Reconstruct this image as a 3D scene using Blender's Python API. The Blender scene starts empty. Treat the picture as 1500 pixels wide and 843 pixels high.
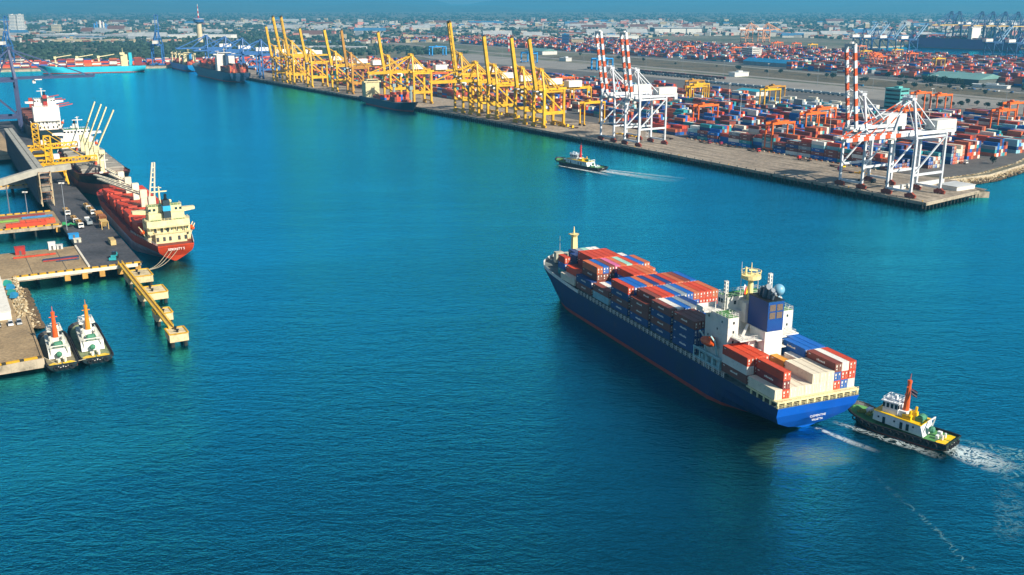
import bpy, bmesh, math, random
from math import sin, cos, pi, radians, sqrt, hypot
from mathutils import Vector, Matrix

S = bpy.context.scene
COL = S.collection
R = random.Random(11)

# ------------------------------------------------------------------ camera, sky, sun, exposure
CAM_H = 115.4
cam = bpy.data.cameras.new('camera')
cam.sensor_width = 36.0
cam.lens = 36.0 * 1457.3 / 1500.0
cam.clip_start = 1.0
cam.clip_end = 60000.0
camo = bpy.data.objects.new('camera', cam)
COL.objects.link(camo)
camo.location = (0, 0, CAM_H)
camo.rotation_euler = (radians(90) - 0.278, 0, 0)
S.camera = camo

SUN_AZ, SUN_EL = 130.0, 33.0           # azimuth clockwise from +Y
world = bpy.data.worlds.new('World')
S.world = world
world.use_nodes = True
wn = world.node_tree
wn.nodes.clear()
sky = wn.nodes.new('ShaderNodeTexSky')
sky.sky_type = 'NISHITA'
sky.sun_disc = False
sky.sun_elevation = radians(SUN_EL)
sky.sun_rotation = radians(SUN_AZ)
sky.air_density = 1.0
sky.dust_density = 0.6
sky.ozone_density = 2.5
bg = wn.nodes.new('ShaderNodeBackground')
bg.inputs['Strength'].default_value = 0.068
wo = wn.nodes.new('ShaderNodeOutputWorld')
wn.links.new(sky.outputs[0], bg.inputs[0])
wn.links.new(bg.outputs[0], wo.inputs[0])

sun = bpy.data.lights.new('sun', 'SUN')
sun.energy = 5.0
sun.angle = radians(0.5)
sun.color = (1.0, 0.90, 0.76)
suno = bpy.data.objects.new('sun', sun)
COL.objects.link(suno)
sd = Vector((sin(radians(SUN_AZ)) * cos(radians(SUN_EL)), cos(radians(SUN_AZ)) * cos(radians(SUN_EL)), sin(radians(SUN_EL))))
suno.rotation_euler = sd.to_track_quat('Z', 'Y').to_euler()
suno.location = (300, -200, 400)

S.view_settings.view_transform = 'Standard'
S.view_settings.look = 'None'
S.view_settings.exposure = 0.66
S.view_settings.gamma = 1.0
S.view_settings.use_curve_mapping = False
S.render.engine = 'CYCLES'
S.cycles.use_denoising = True
try:
    S.cycles.denoiser = 'OPENIMAGEDENOISE'
except Exception:
    pass
S.cycles.max_bounces = 5
S.cycles.diffuse_bounces = 2
S.cycles.glossy_bounces = 3
S.cycles.volume_bounces = 0
S.cycles.transparent_max_bounces = 8
S.cycles.caustics_reflective = False
S.cycles.caustics_refractive = False
S.cycles.sample_clamp_indirect = 4.0

# ------------------------------------------------------------------ helpers
def lin(h):
    h = h.lstrip('#')
    out = []
    for i in (0, 2, 4):
        c = int(h[i:i + 2], 16) / 255
        out.append(c / 12.92 if c <= .04045 else ((c + .055) / 1.055) ** 2.4)
    return tuple(out) + (1.0,)

def newmat(name):
    m = bpy.data.materials.new(name)
    m.use_nodes = True
    nt = m.node_tree
    nt.nodes.clear()
    out = nt.nodes.new('ShaderNodeOutputMaterial')
    p = nt.nodes.new('ShaderNodeBsdfPrincipled')
    nt.links.new(p.outputs[0], out.inputs[0])
    return m, nt, p, out

def N(nt, kind, **kw):
    n = nt.nodes.new(kind)
    for k, v in kw.items():
        if k in n.inputs:
            n.inputs[k].default_value = v
        else:
            setattr(n, k, v)
    return n

def mixc(nt, fac, a, b, mode='MIX'):
    n = nt.nodes.new('ShaderNodeMix')
    n.data_type = 'RGBA'
    n.blend_type = mode
    for sock, val in ((n.inputs[0], fac), (n.inputs[6], a), (n.inputs[7], b)):
        if isinstance(val, bpy.types.NodeSocket):
            nt.links.new(val, sock)
        else:
            sock.default_value = val
    return n.outputs[2]

def ramp(nt, fac, stops):
    n = nt.nodes.new('ShaderNodeValToRGB')
    while len(n.color_ramp.elements) < len(stops):
        n.color_ramp.elements.new(0.5)
    for e, (pos, c) in zip(n.color_ramp.elements, stops):
        e.position = pos
        e.color = c if len(c) == 4 else tuple(c) + (1,)
    nt.links.new(fac, n.inputs[0])
    return n.outputs[0]

MATS = {}
def paint(name, hexc, rough=.5, dirt=.35, scale=.35, rust=None, metal=0.0, ribs=None, vary=.12):
    """painted or weathered surface: base colour, grime in patches, streaks, optional rust and corrugation"""
    if name in MATS:
        return MATS[name]
    m, nt, p, out = newmat(name)
    base = lin(hexc)
    tc = N(nt, 'ShaderNodeTexCoord')
    n1 = N(nt, 'ShaderNodeTexNoise', Scale=scale, Detail=5.0, Roughness=.65)
    nt.links.new(tc.outputs['Object'], n1.inputs['Vector'])
    mp = N(nt, 'ShaderNodeMapping')
    mp.inputs['Scale'].default_value = (1.6, 1.6, .12)
    nt.links.new(tc.outputs['Object'], mp.inputs[0])
    n2 = N(nt, 'ShaderNodeTexNoise', Scale=scale * 3, Detail=4.0)
    nt.links.new(mp.outputs[0], n2.inputs['Vector'])
    dark = tuple(c * (1 - dirt) for c in base[:3]) + (1,)
    pale = tuple(min(1, c * (1 + dirt * .25) + .006) for c in base[:3]) + (1,)
    c = ramp(nt, n1.outputs[0], [(.3, dark), (.52, base), (.78, pale)])
    f2 = ramp(nt, n2.outputs[0], [(.5, (0, 0, 0, 1)), (.75, (dirt, dirt, dirt, 1))])
    c = mixc(nt, f2, c, tuple(x * .55 + .01 for x in base[:3]) + (1,))
    if rust:
        n3 = N(nt, 'ShaderNodeTexNoise', Scale=scale * 2.2, Detail=6.0, Roughness=.7)
        nt.links.new(tc.outputs['Object'], n3.inputs['Vector'])
        f3 = ramp(nt, n3.outputs[0], [(.58, (0, 0, 0, 1)), (.7, (rust, rust, rust, 1))])
        c = mixc(nt, f3, c, (.16, .055, .022, 1))
    oi = N(nt, 'ShaderNodeObjectInfo')
    hv = N(nt, 'ShaderNodeHueSaturation')
    mr = N(nt, 'ShaderNodeMapRange')
    mr.inputs[3].default_value = 1 - vary
    mr.inputs[4].default_value = 1 + vary
    nt.links.new(oi.outputs['Random'], mr.inputs[0])
    nt.links.new(mr.outputs[0], hv.inputs['Value'])
    nt.links.new(c, hv.inputs['Color'])
    nt.links.new(hv.outputs[0], p.inputs['Base Color'])
    rr = N(nt, 'ShaderNodeMapRange')
    rr.inputs[3].default_value = max(.05, rough - .12)
    rr.inputs[4].default_value = min(1, rough + .2)
    nt.links.new(n1.outputs[0], rr.inputs[0])
    nt.links.new(rr.outputs[0], p.inputs['Roughness'])
    p.inputs['Metallic'].default_value = metal
    if ribs:
        wv = N(nt, 'ShaderNodeTexWave', Scale=ribs, Distortion=0.0)
        wv.bands_direction = 'X'
        nt.links.new(tc.outputs['Object'], wv.inputs['Vector'])
        b = N(nt, 'ShaderNodeBump', Strength=.5, Distance=.05)
        nt.links.new(wv.outputs[0], b.inputs['Height'])
        nt.links.new(b.outputs[0], p.inputs['Normal'])
    MATS[name] = m
    return m

class MB:
    """collects shapes and links them as ONE mesh object"""
    def __init__(s):
        s.v, s.f, s.m, s.k = [], [], [], 0
    def mi(s, k):
        s.k = k
        return s
    def add(s, vs, fs):
        n = len(s.v)
        s.v += [tuple(a) for a in vs]
        s.f += [tuple(i + n for i in f) for f in fs]
        s.m += [s.k] * len(fs)
        return s
    def hexa(s, b, t):
        return s.add(list(b) + list(t), [(3, 2, 1, 0), (4, 5, 6, 7), (0, 1, 5, 4), (1, 2, 6, 5), (2, 3, 7, 6), (3, 0, 4, 7)])
    def box(s, x0, x1, y0, y1, z0, z1):
        return s.hexa([(x0, y0, z0), (x1, y0, z0), (x1, y1, z0), (x0, y1, z0)], [(x0, y0, z1), (x1, y0, z1), (x1, y1, z1), (x0, y1, z1)])
    def frustum(s, x0, x1, y0, y1, z0, z1, dx, dy):
        return s.hexa([(x0, y0, z0), (x1, y0, z0), (x1, y1, z0), (x0, y1, z0)],
                      [(x0 + dx, y0 + dy, z1), (x1 - dx, y0 + dy, z1), (x1 - dx, y1 - dy, z1), (x0 + dx, y1 - dy, z1)])
    def bar(s, p, q, w, h=None):
        p, q = Vector(p), Vector(q)
        h = h or w
        d = (q - p)
        if d.length < 1e-6:
            return s
        d.normalize()
        up = Vector((0, 0, 1)) if abs(d.z) < .9 else Vector((0, 1, 0))
        a = d.cross(up).normalized() * w / 2
        b = a.cross(d).normalized() * h / 2
        return s.hexa([p - a - b, p + a - b, p + a + b, p - a + b], [q - a - b, q + a - b, q + a + b, q - a + b])
    def tube(s, p, q, r, r2=None, n=8):
        p, q = Vector(p), Vector(q)
        r2 = r if r2 is None else r2
        d = (q - p).normalized()
        up = Vector((0, 0, 1)) if abs(d.z) < .9 else Vector((0, 1, 0))
        a = d.cross(up).normalized()
        b = a.cross(d).normalized()
        vs = []
        for c, rad in ((p, r), (q, r2)):
            for i in range(n):
                t = 2 * pi * i / n
                vs.append(c + a * cos(t) * rad + b * sin(t) * rad)
        fs = [(i, (i + 1) % n, n + (i + 1) % n, n + i) for i in range(n)]
        fs += [tuple(range(n - 1, -1, -1)), tuple(range(n, 2 * n))]
        return s.add(vs, fs)
    def prism(s, pts, z0, z1):
        n = len(pts)
        ar = sum(pts[i][0] * pts[(i + 1) % n][1] - pts[(i + 1) % n][0] * pts[i][1] for i in range(n))
        if ar < 0:
            pts = pts[::-1]
        vs = [(x, y, z0) for x, y in pts] + [(x, y, z1) for x, y in pts]
        fs = [tuple(range(n - 1, -1, -1)), tuple(range(n, 2 * n))] + [(i, (i + 1) % n, n + (i + 1) % n, n + i) for i in range(n)]
        return s.add(vs, fs)
    def loft(s, rings, caps=True, closed=True):
        n = len(rings[0])
        vs = [p for r in rings for p in r]
        fs = []
        for j in range(len(rings) - 1):
            for i in range(n if closed else n - 1):
                k = (i + 1) % n
                fs.append((j * n + i, j * n + k, (j + 1) * n + k, (j + 1) * n + i))
        if caps:
            fs += [tuple(range(n - 1, -1, -1)), tuple(range((len(rings) - 1) * n, len(rings) * n))]
        return s.add(vs, fs)
    def ball(s, c, r, n=8, m=6, sz=1.0):
        rings = []
        for j in range(1, m):
            t = pi * j / m
            rings.append([(c[0] + r * sin(t) * cos(2 * pi * i / n), c[1] + r * sin(t) * sin(2 * pi * i / n), c[2] - r * sz * cos(t)) for i in range(n)])
        return s.loft(rings)
    def torus(s, c, R0, r, axis='y', n=12, m=6):
        rings = []
        for i in range(n + 1):
            a = 2 * pi * i / n
            ring = []
            for j in range(m):
                b = 2 * pi * j / m
                rr = R0 + r * cos(b)
                p = (rr * cos(a), r * sin(b), rr * sin(a)) if axis == 'y' else (r * sin(b), rr * cos(a), rr * sin(a))
                ring.append((c[0] + p[0], c[1] + p[1], c[2] + p[2]))
            rings.append(ring)
        return s.loft(rings, caps=False)
    def mesh(s, name, mats):
        me = bpy.data.meshes.new(name)
        me.from_pydata(s.v, [], s.f)
        for m in (mats if isinstance(mats, (list, tuple)) else [mats]):
            me.materials.append(m)
        if any(s.m):
            me.polygons.foreach_set('material_index', s.m)
        me.update()
        bm = bmesh.new()
        bm.from_mesh(me)
        bmesh.ops.recalc_face_normals(bm, faces=bm.faces)
        bm.to_mesh(me)
        bm.free()
        return me
    def build(s, name, mats, parent=None, loc=None, rz=0.0, smooth=False):
        me = s.mesh(name, mats)
        if smooth:
            me.polygons.foreach_set('use_smooth', [True] * len(me.polygons))
        return put(name, me, parent, loc, rz)

class Each:
    """like MB, but every shape becomes an object of its own, all of one kind"""
    def __init__(s, name, m, parent):
        s.a = (name, m, parent)
    def box(s, *k):
        MB().box(*k).build(*s.a); return s
    def hexa(s, *k):
        MB().hexa(*k).build(*s.a); return s

def put(name, me, parent=None, loc=None, rz=0.0):
    o = bpy.data.objects.new(name, me)
    COL.objects.link(o)
    if parent:
        o.parent = parent
    if loc is not None:
        o.location = loc
    o.rotation_euler = (0, 0, rz)
    return o

def hd(az):
    """z rotation that turns local +x to the azimuth az (degrees clockwise from +Y)"""
    return radians(90 - az)

def tag(o, label=None, cat=None, group=None, kind=None):
    if label: o['label'] = label
    if cat: o['category'] = cat
    if group: o['group'] = group
    if kind: o['kind'] = kind
    return o

def thing(name, label, cat, loc=(0, 0, 0), rz=0.0, group=None):
    o = bpy.data.objects.new(name, None)
    o.empty_display_size = 1.0
    COL.objects.link(o)
    o.location = loc
    o.rotation_euler = (0, 0, rz)
    return tag(o, label, cat, group)

def dup(root, loc, rz=None, label=None, group=None):
    """a copy of a thing with copies of its parts and their sub-parts"""
    r = root.copy()
    COL.objects.link(r)
    r.location = loc
    if rz is not None: r.rotation_euler = (0, 0, rz)
    if label: r['label'] = label
    if group: r['group'] = group
    for ch in list(root.children):
        c = ch.copy()
        COL.objects.link(c)
        c.parent = r
        for g in list(ch.children):
            d = g.copy()
            COL.objects.link(d)
            d.parent = c
    return r

def structure(o):
    o['kind'] = 'structure'
    return o

class Frame:
    """plan frame: u along the azimuth, n to the right of it"""
    def __init__(s, x, y, az):
        s.o = (x, y)
        s.az = az
        a = radians(az)
        s.eu = (sin(a), cos(a))
        s.en = (cos(a), -sin(a))
    def __call__(s, u, n, z=0.0):
        return Vector((s.o[0] + u * s.eu[0] + n * s.en[0], s.o[1] + u * s.eu[1] + n * s.en[1], z))
    def xy(s, u, n):
        p = s(u, n)
        return (p.x, p.y)
    def rz(s, turn=0.0):
        return hd(s.az + turn)

Q = Frame(240.5, 568.6, -31.44)       # container quay: u away along the quay edge, n inland
LP = Frame(-165.2, 429.5, -30.0)      # bulk pier: u away along the ship side, n towards the ships
SH = Frame(71.6, 252.76, -22.69)      # big container ship: u forward from the stern containers, n to starboard

def word(i):
    one = ['', 'first', 'second', 'third', 'fourth', 'fifth', 'sixth', 'seventh', 'eighth', 'ninth', 'tenth', 'eleventh', 'twelfth', 'thirteenth', 'fourteenth',
           'fifteenth', 'sixteenth', 'seventeenth', 'eighteenth', 'nineteenth']
    i += 1
    if i < 20:
        return one[i]
    ten, r = divmod(i, 10)
    return (('twentieth', 'thirtieth', 'fortieth', 'fiftieth') if r == 0 else ('twenty', 'thirty', 'forty', 'fifty'))[ten - 2] + ('-' + one[r] if r else '')

def bearing(p):
    return p[0] / p[1]
# ------------------------------------------------------------------ the setting: sea, land, hills, air
def sea_material():
    m, nt, p, out = newmat('sea_water')
    tc = N(nt, 'ShaderNodeTexCoord')
    co = tc.outputs['Object']
    # broad patches of slightly different water
    n0 = N(nt, 'ShaderNodeTexNoise', Scale=.006, Detail=4.0)
    nt.links.new(co, n0.inputs['Vector'])
    c = ramp(nt, n0.outputs[0], [(.3, (.0001, .008, .010)), (.55, (.0001, .012, .015)), (.75, (.0001, .017, .020))])
    # silt stirred up astern of the ship
    def blob(cx, cy, rx, ry, ang, lo, hi, seed):
        mp = N(nt, 'ShaderNodeMapping')
        mp.vector_type = 'TEXTURE'
        mp.inputs['Location'].default_value = (cx, cy, 0)
        mp.inputs['Rotation'].default_value = (0, 0, ang)
        mp.inputs['Scale'].default_value = (rx, ry, 1)
        nz = N(nt, 'ShaderNodeTexNoise', Scale=.09, Detail=4.0)
        nz.noise_dimensions = '4D'
        nz.inputs['W'].default_value = seed
        nt.links.new(co, nz.inputs['Vector'])
        sc = nt.nodes.new('ShaderNodeVectorMath'); sc.operation = 'MULTIPLY_ADD'
        nt.links.new(nz.outputs['Color'], sc.inputs[0])
        sc.inputs[1].default_value = (14, 14, 0)
        nt.links.new(co, sc.inputs[2])
        sb = nt.nodes.new('ShaderNodeVectorMath'); sb.operation = 'SUBTRACT'
        nt.links.new(sc.outputs[0], sb.inputs[0]); sb.inputs[1].default_value = (7, 7, 0)
        nt.links.new(sb.outputs[0], mp.inputs[0])
        g = N(nt, 'ShaderNodeTexGradient'); g.gradient_type = 'SPHERICAL'
        nt.links.new(mp.outputs[0], g.inputs[0])
        return ramp(nt, g.outputs[1], [(0, (0, 0, 0)), (lo, (hi * .6,) * 3), (1, (hi,) * 3)])
    c = mixc(nt, blob(78, 242, 17, 11, .3, .3, .85, 1.3), c, (.07, .19, .10, 1))
    c = mixc(nt, blob(81, 241, 9, 7, .2, .35, .8, 5.1), c, (.20, .24, .05, 1))
    c = mixc(nt, blob(-120, 240, 45, 22, .5, .3, .3, 2.2), c, (.01, .16, .15, 1))
    nt.nodes.remove(p)
    dif = N(nt, 'ShaderNodeBsdfDiffuse')
    nt.links.new(c, dif.inputs['Color'])
    glo = N(nt, 'ShaderNodeBsdfGlossy')
    glo.inputs['Color'].default_value = (.06, .775, 1.0, 1)
    glo.inputs['Roughness'].default_value = .14
    fre = N(nt, 'ShaderNodeFresnel', IOR=1.42)
    mx = N(nt, 'ShaderNodeMixShader')
    gain = nt.nodes.new('ShaderNodeMath'); gain.operation = 'MULTIPLY'; gain.use_clamp = True
    gain.inputs[1].default_value = 4.0
    nt.links.new(fre.outputs[0], gain.inputs[0])
    nt.links.new(gain.outputs[0], mx.inputs[0])
    nt.links.new(dif.outputs[0], mx.inputs[1])
    nt.links.new(glo.outputs[0], mx.inputs[2])
    nt.links.new(mx.outputs[0], out.inputs[0])
    # slicks: long bands where the ripples die down
    ms = N(nt, 'ShaderNodeMapping')
    ms.inputs['Rotation'].default_value = (0, 0, -.5)
    ms.inputs['Scale'].default_value = (.35, 1.6, 1)
    nt.links.new(co, ms.inputs[0])
    ns = N(nt, 'ShaderNodeTexNoise', Scale=.012, Detail=5.0, Roughness=.6, Distortion=1.2)
    nt.links.new(ms.outputs[0], ns.inputs['Vector'])
    slick = ramp(nt, ns.outputs[0], [(.36, (.75,) * 3), (.5, (.95,) * 3), (.66, (1.1,) * 3)])
    # wind ripples at several lengths
    mp = N(nt, 'ShaderNodeMapping')
    mp.inputs['Rotation'].default_value = (0, 0, .35)
    mp.inputs['Scale'].default_value = (1.0, 1.9, 1)
    nt.links.new(co, mp.inputs[0])
    h = None
    for sc_, amp in ((.045, .35), (.17, .42), (.5, .26), (1.3, .10)):
        n = N(nt, 'ShaderNodeTexNoise', Scale=sc_, Detail=3.0, Roughness=.6, Distortion=.6)
        nt.links.new(mp.outputs[0], n.inputs['Vector'])
        ml = nt.nodes.new('ShaderNodeMath'); ml.operation = 'MULTIPLY_ADD'
        nt.links.new(n.outputs[0], ml.inputs[0])
        ml.inputs[1].default_value = amp
        if h is None:
            ml.inputs[2].default_value = 0
        else:
            nt.links.new(h, ml.inputs[2])
        h = ml.outputs[0]
    b = N(nt, 'ShaderNodeBump', Strength=.85, Distance=1.0)
    hm_ = nt.nodes.new('ShaderNodeMath'); hm_.operation = 'MULTIPLY'
    nt.links.new(h, hm_.inputs[0]); nt.links.new(slick, hm_.inputs[1])
    nt.links.new(hm_.outputs[0], b.inputs['Height'])
    for q in (dif, glo, fre):
        nt.links.new(b.outputs[0], q.inputs['Normal'])
    return m

sea = MB().add([(-30000, -3000, 0), (30000, -3000, 0), (30000, 30000, 0), (-30000, 30000, 0)], [(0, 1, 2, 3)]).build('sea', sea_material())
structure(sea)

def ground_material(name, cols, scale, rough=.9, fine=0.0, marks=None):
    m, nt, p, out = newmat(name)
    tc = N(nt, 'ShaderNodeTexCoord')
    n = N(nt, 'ShaderNodeTexNoise', Scale=scale, Detail=8.0, Roughness=.65)
    nt.links.new(tc.outputs['Object'], n.inputs['Vector'])
    k = len(cols)
    c = ramp(nt, n.outputs[0], [(.28 + .44 * i / max(1, k - 1), lin(x)) for i, x in enumerate(cols)])
    if fine:
        n2 = N(nt, 'ShaderNodeTexNoise', Scale=scale * 14, Detail=5.0)
        nt.links.new(tc.outputs['Object'], n2.inputs['Vector'])
        f = ramp(nt, n2.outputs[0], [(.35, (1 - fine,) * 3), (.65, (1 + fine * .3,) * 3)])
        c = mixc(nt, 1.0, c, f, 'MULTIPLY')
    nt.links.new(c, p.inputs['Base Color'])
    p.inputs['Roughness'].default_value = rough
    return m

concrete = ground_material('quay_concrete', ['7a6e5e', '978977', 'a89a86', 'b5a894'], .03, fine=.4)
asphalt = ground_material('yard_asphalt', ['4a4845', '5c5955', '68645e'], .02, fine=.25)
plain = ground_material('inland_ground', ['39452c', '4d5638', '6b6950', '7d7662', '5a5c49'], .004, fine=.4)
scrub = ground_material('scrub_ground', ['3a3c24', '544c33', '6e6146', '474528'], .02, fine=.5)
roadm = ground_material('road_asphalt', ['77726a', '8a857c', '969086'], .02, fine=.15)
coal = ground_material('coal_dusted_deck', ['303237', '424449', '515257', '5d5a56'], .06, fine=.4)
pierc = ground_material('pier_concrete', ['857256', 'a18a66', 'b59d78'], .08, fine=.3)
sidec = paint('stained_concrete', 'b9ad96', rough=.9, dirt=.6, scale=.25)
darkpile = paint('weedy_pile', '2e3330', rough=.9, dirt=.5, scale=.6)

def sheet(name, pts, z0, z1, mats, kind='structure'):
    """ground slab; material 0 on top, 1 on the sides"""
    mb = MB()
    mb.prism(pts, z0, z1)
    n = len(pts)
    mb.m = [1, 0] + [1] * n
    o = mb.build(name, mats)
    o['kind'] = kind
    bm = bmesh.new(); bm.from_mesh(o.data)
    bmesh.ops.triangulate(bm, faces=[f for f in bm.faces if len(f.verts) > 4])
    bm.to_mesh(o.data); bm.free()
    return o

xy = Q.xy
land_pts = [xy(-2, 62), xy(46, 84), xy(44, 126), xy(59, 189), xy(78, 240), xy(60, 420), xy(-150, 800), xy(-600, 1445), xy(1440, 1450), xy(1500, 1985),
            xy(-2500, 2000), (9000, 2600), (26000, 9000), (26000, 26000), (-26000, 26000), (-26000, 3200), (-3000, 2000), (-1150, 1660), (-640, 1893),
            xy(1620, -90), xy(1560, -34), xy(1130, -22), xy(560, -2), xy(320, 0)]
# the land starts a little behind the quay deck, which stands on piles in front of it
sheet('land', [xy(-2 + 6, 66) if i == 0 else p for i, p in enumerate(land_pts)][:19] + [xy(1620, -80), xy(1560, -24), xy(1130, -12), xy(560, 8), xy(320, 10), xy(40, 12)], -6, 3.7, [plain, sidec])
# container quay: deck, with its kerb line and piles
deck = sheet('quay', [xy(0, 0), xy(320, 0), xy(560, -2), xy(1130, -22), xy(1560, -34), xy(1560, 56), xy(1130, 66), xy(560, 76), xy(330, 76), xy(78, 76), xy(40, 84), xy(8, 62)], 2.4, 4.0, [concrete, sidec])
pl = MB()
for seg in (((0, 0), (320, 0)), ((320, 0), (560, -2)), ((560, -2), (1130, -22)), ((1130, -22), (1560, -34))):
    L = seg[1][0] - seg[0][0]
    k = int(L / 4)
    for i in range(k):
        t = (i + .5) / k
        u = seg[0][0] + L * t
        n = seg[0][1] + (seg[1][1] - seg[0][1]) * t
        for dn in (.6, 4.5):
            p = Q(u, n + dn)
            pl.tube((p.x, p.y, -5), (p.x, p.y, 2.5), .5, n=6)
        if i % 3 == 0:
            p = Q(u, n - .35)
            pl.bar((p.x, p.y, .6), (p.x, p.y, 3.6), 1.0)
for i in range(16):
    p = Q(.6 + 7.4 * i / 15, .6 + 60 * i / 15)
    pl.tube((p.x, p.y, -5), (p.x, p.y, 2.5), .45, n=6)
tag(pl.build('quay_piles', darkpile), kind='structure')
kb = MB()
for a, b in (((.3, .3), (320, .3)), ((320, .3), (560, -1.7)), ((560, -1.7), (1130, -21.7)), ((.3, .3), (8.2, 61))):
    p, q = Q(*a, 4.12), Q(*b, 4.12)
    kb.bar(p, q, .45, .26)
structure(kb.build('quay_kerb', paint('kerb_concrete', 'c0b49c', rough=.9, dirt=.4)))
yard = sheet('yard', [xy(330, 76.2), xy(1560, 56.2), xy(1560, 470), xy(900, 520), xy(250, 500), xy(95, 400), xy(84, 240), xy(66, 189), xy(52, 126), xy(50, 90), xy(78, 76.2)], 3.5, 4.004, [asphalt, asphalt])
for nm, ring in (('rail_yard', [xy(250, 502), xy(900, 522), xy(1560, 472), xy(1700, 500), xy(1700, 640), xy(900, 640), xy(300, 625), xy(120, 560)]),):
    sheet(nm, ring, 3.4, 3.9, [roadm, roadm])
def road(name, pts, w, z=3.86, m=None):
    mb = MB()
    L, Rr = [], []
    for i, (u, n) in enumerate(pts):
        a = pts[max(0, i - 1)]; b = pts[min(len(pts) - 1, i + 1)]
        d = Vector((b[0] - a[0], b[1] - a[1])).normalized()
        nx, ny = -d.y * w / 2, d.x * w / 2
        L.append(Q(u + nx, n + ny, z)); Rr.append(Q(u - nx, n - ny, z))
    k = len(pts)
    mb.add(L + Rr, [(i, i + 1, k + i + 1, k + i) for i in range(k - 1)])
    return structure(mb.build(name, m or roadm))
road('dual_road', [(2600, 780), (1500, 700), (800, 668), (300, 640), (-200, 640)], 22)
road('inner_road', [(2600, 900), (1500, 880), (1100, 850), (740, 800), (300, 730), (-300, 720)], 16)
sheet('scrub_strip', [xy(1500, 712), xy(800, 682), xy(300, 655), xy(-100, 655), xy(-100, 706), xy(300, 714), xy(740, 786), xy(1100, 836), xy(1500, 866)], 3.3, 3.83, [scrub, scrub])
sheet('far_yard', [xy(-400, 735), xy(300, 745), xy(760, 815), xy(1100, 870), xy(2300, 900), xy(2300, 1430), xy(-500, 1430)], 3.3, 3.84, [asphalt, asphalt])
# white lane lines along the crane track
bands = MB()
for n, w in ((14, 5), (23, 4), (38.5, 5), (48, 4.2), (60, 4.6), (69, 5)):
    p0, p1 = Q(9, n), Q(318, n)
    d = Vector(Q.en) * w / 2
    bands.add([(p0.x - d.x, p0.y - d.y, 4.004), (p1.x - d.x, p1.y - d.y, 4.004), (p1.x + d.x, p1.y + d.y, 4.004), (p0.x + d.x, p0.y + d.y, 4.004)], [(0, 1, 2, 3)])
structure(bands.build('worn_lanes', ground_material('worn_lane', ['6a6052', '827564', '988a76', '756a5a'], .05, fine=.35)))
ln = MB()
for n, w in ((5.5, .5), (32.8, .5), (43, .3), (53, .3), (56, .3), (65, .3)):
    p0, p1 = Q(4, n), Q(318, n)
    d = Vector(Q.en) * w / 2
    ln.add([(p0.x - d.x, p0.y - d.y, 4.009), (p1.x - d.x, p1.y - d.y, 4.009), (p1.x + d.x, p1.y + d.y, 4.009), (p0.x + d.x, p0.y + d.y, 4.009)], [(0, 1, 2, 3)])
structure(ln.build('lane_markings', paint('lane_paint', '5d564c', rough=.8)))

# hills behind the town
def hills(name, dist, hmax, seed, az0, az1, col):
    rr = random.Random(seed)
    ph = [rr.uniform(0, 6.28) for _ in range(6)]
    rows = []
    for j, (dd, hh) in enumerate(((0, 0), (.10, .35), (.22, .7), (.33, 1.0), (.5, .8), (.8, 0))):
        row = []
        for i in range(121):
            t = i / 120
            a = radians(az0 + (az1 - az0) * t)
            h = .55 + .2 * sin(5 * t * 6.28 / 2 + ph[0]) + .14 * sin(13 * t * 3.14 + ph[1]) + .09 * sin(29 * t * 3.14 + ph[2]) + .05 * sin(61 * t * 3.14 + ph[3] + j)
            d = dist * (1 + dd)
            row.append((sin(a) * d, cos(a) * d, 3.0 + hmax * hh * max(.12, h)))
        rows.append(row)
    mb = MB().loft(rows, caps=False, closed=False)
    o = mb.build(name, col, smooth=True)
    return structure(o)
hillm = ground_material('wooded_hills', ['26361f', '33452a', '46543a', '55604a'], .0012, fine=.3)
hills('hills', 18500, 640, 5, -50, 50, hillm)
hills('hills', 14000, 190, 9, -50, 50, hillm)

# the blue sea air that the far shore fades into
hz = MB().box(-29000, 29000, -2500, 29000, -7.5, 640).build('haze', None)
hz.data.materials.clear()
hm = bpy.data.materials.new('sea_haze')
hm.use_nodes = True
hm.node_tree.nodes.clear()
ho = hm.node_tree.nodes.new('ShaderNodeOutputMaterial')
pv = hm.node_tree.nodes.new('ShaderNodeVolumePrincipled')
pv.inputs['Color'].default_value = (.13, .62, 1.0, 1)
pv.inputs['Density'].default_value = .0001
pv.inputs['Anisotropy'].default_value = .1
hm.node_tree.links.new(pv.outputs[0], ho.inputs['Volume'])
hz.data.materials.append(hm)
hz['kind'] = 'stuff'
hz['label'] = 'pale blue haze over the far harbour and town'
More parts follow.
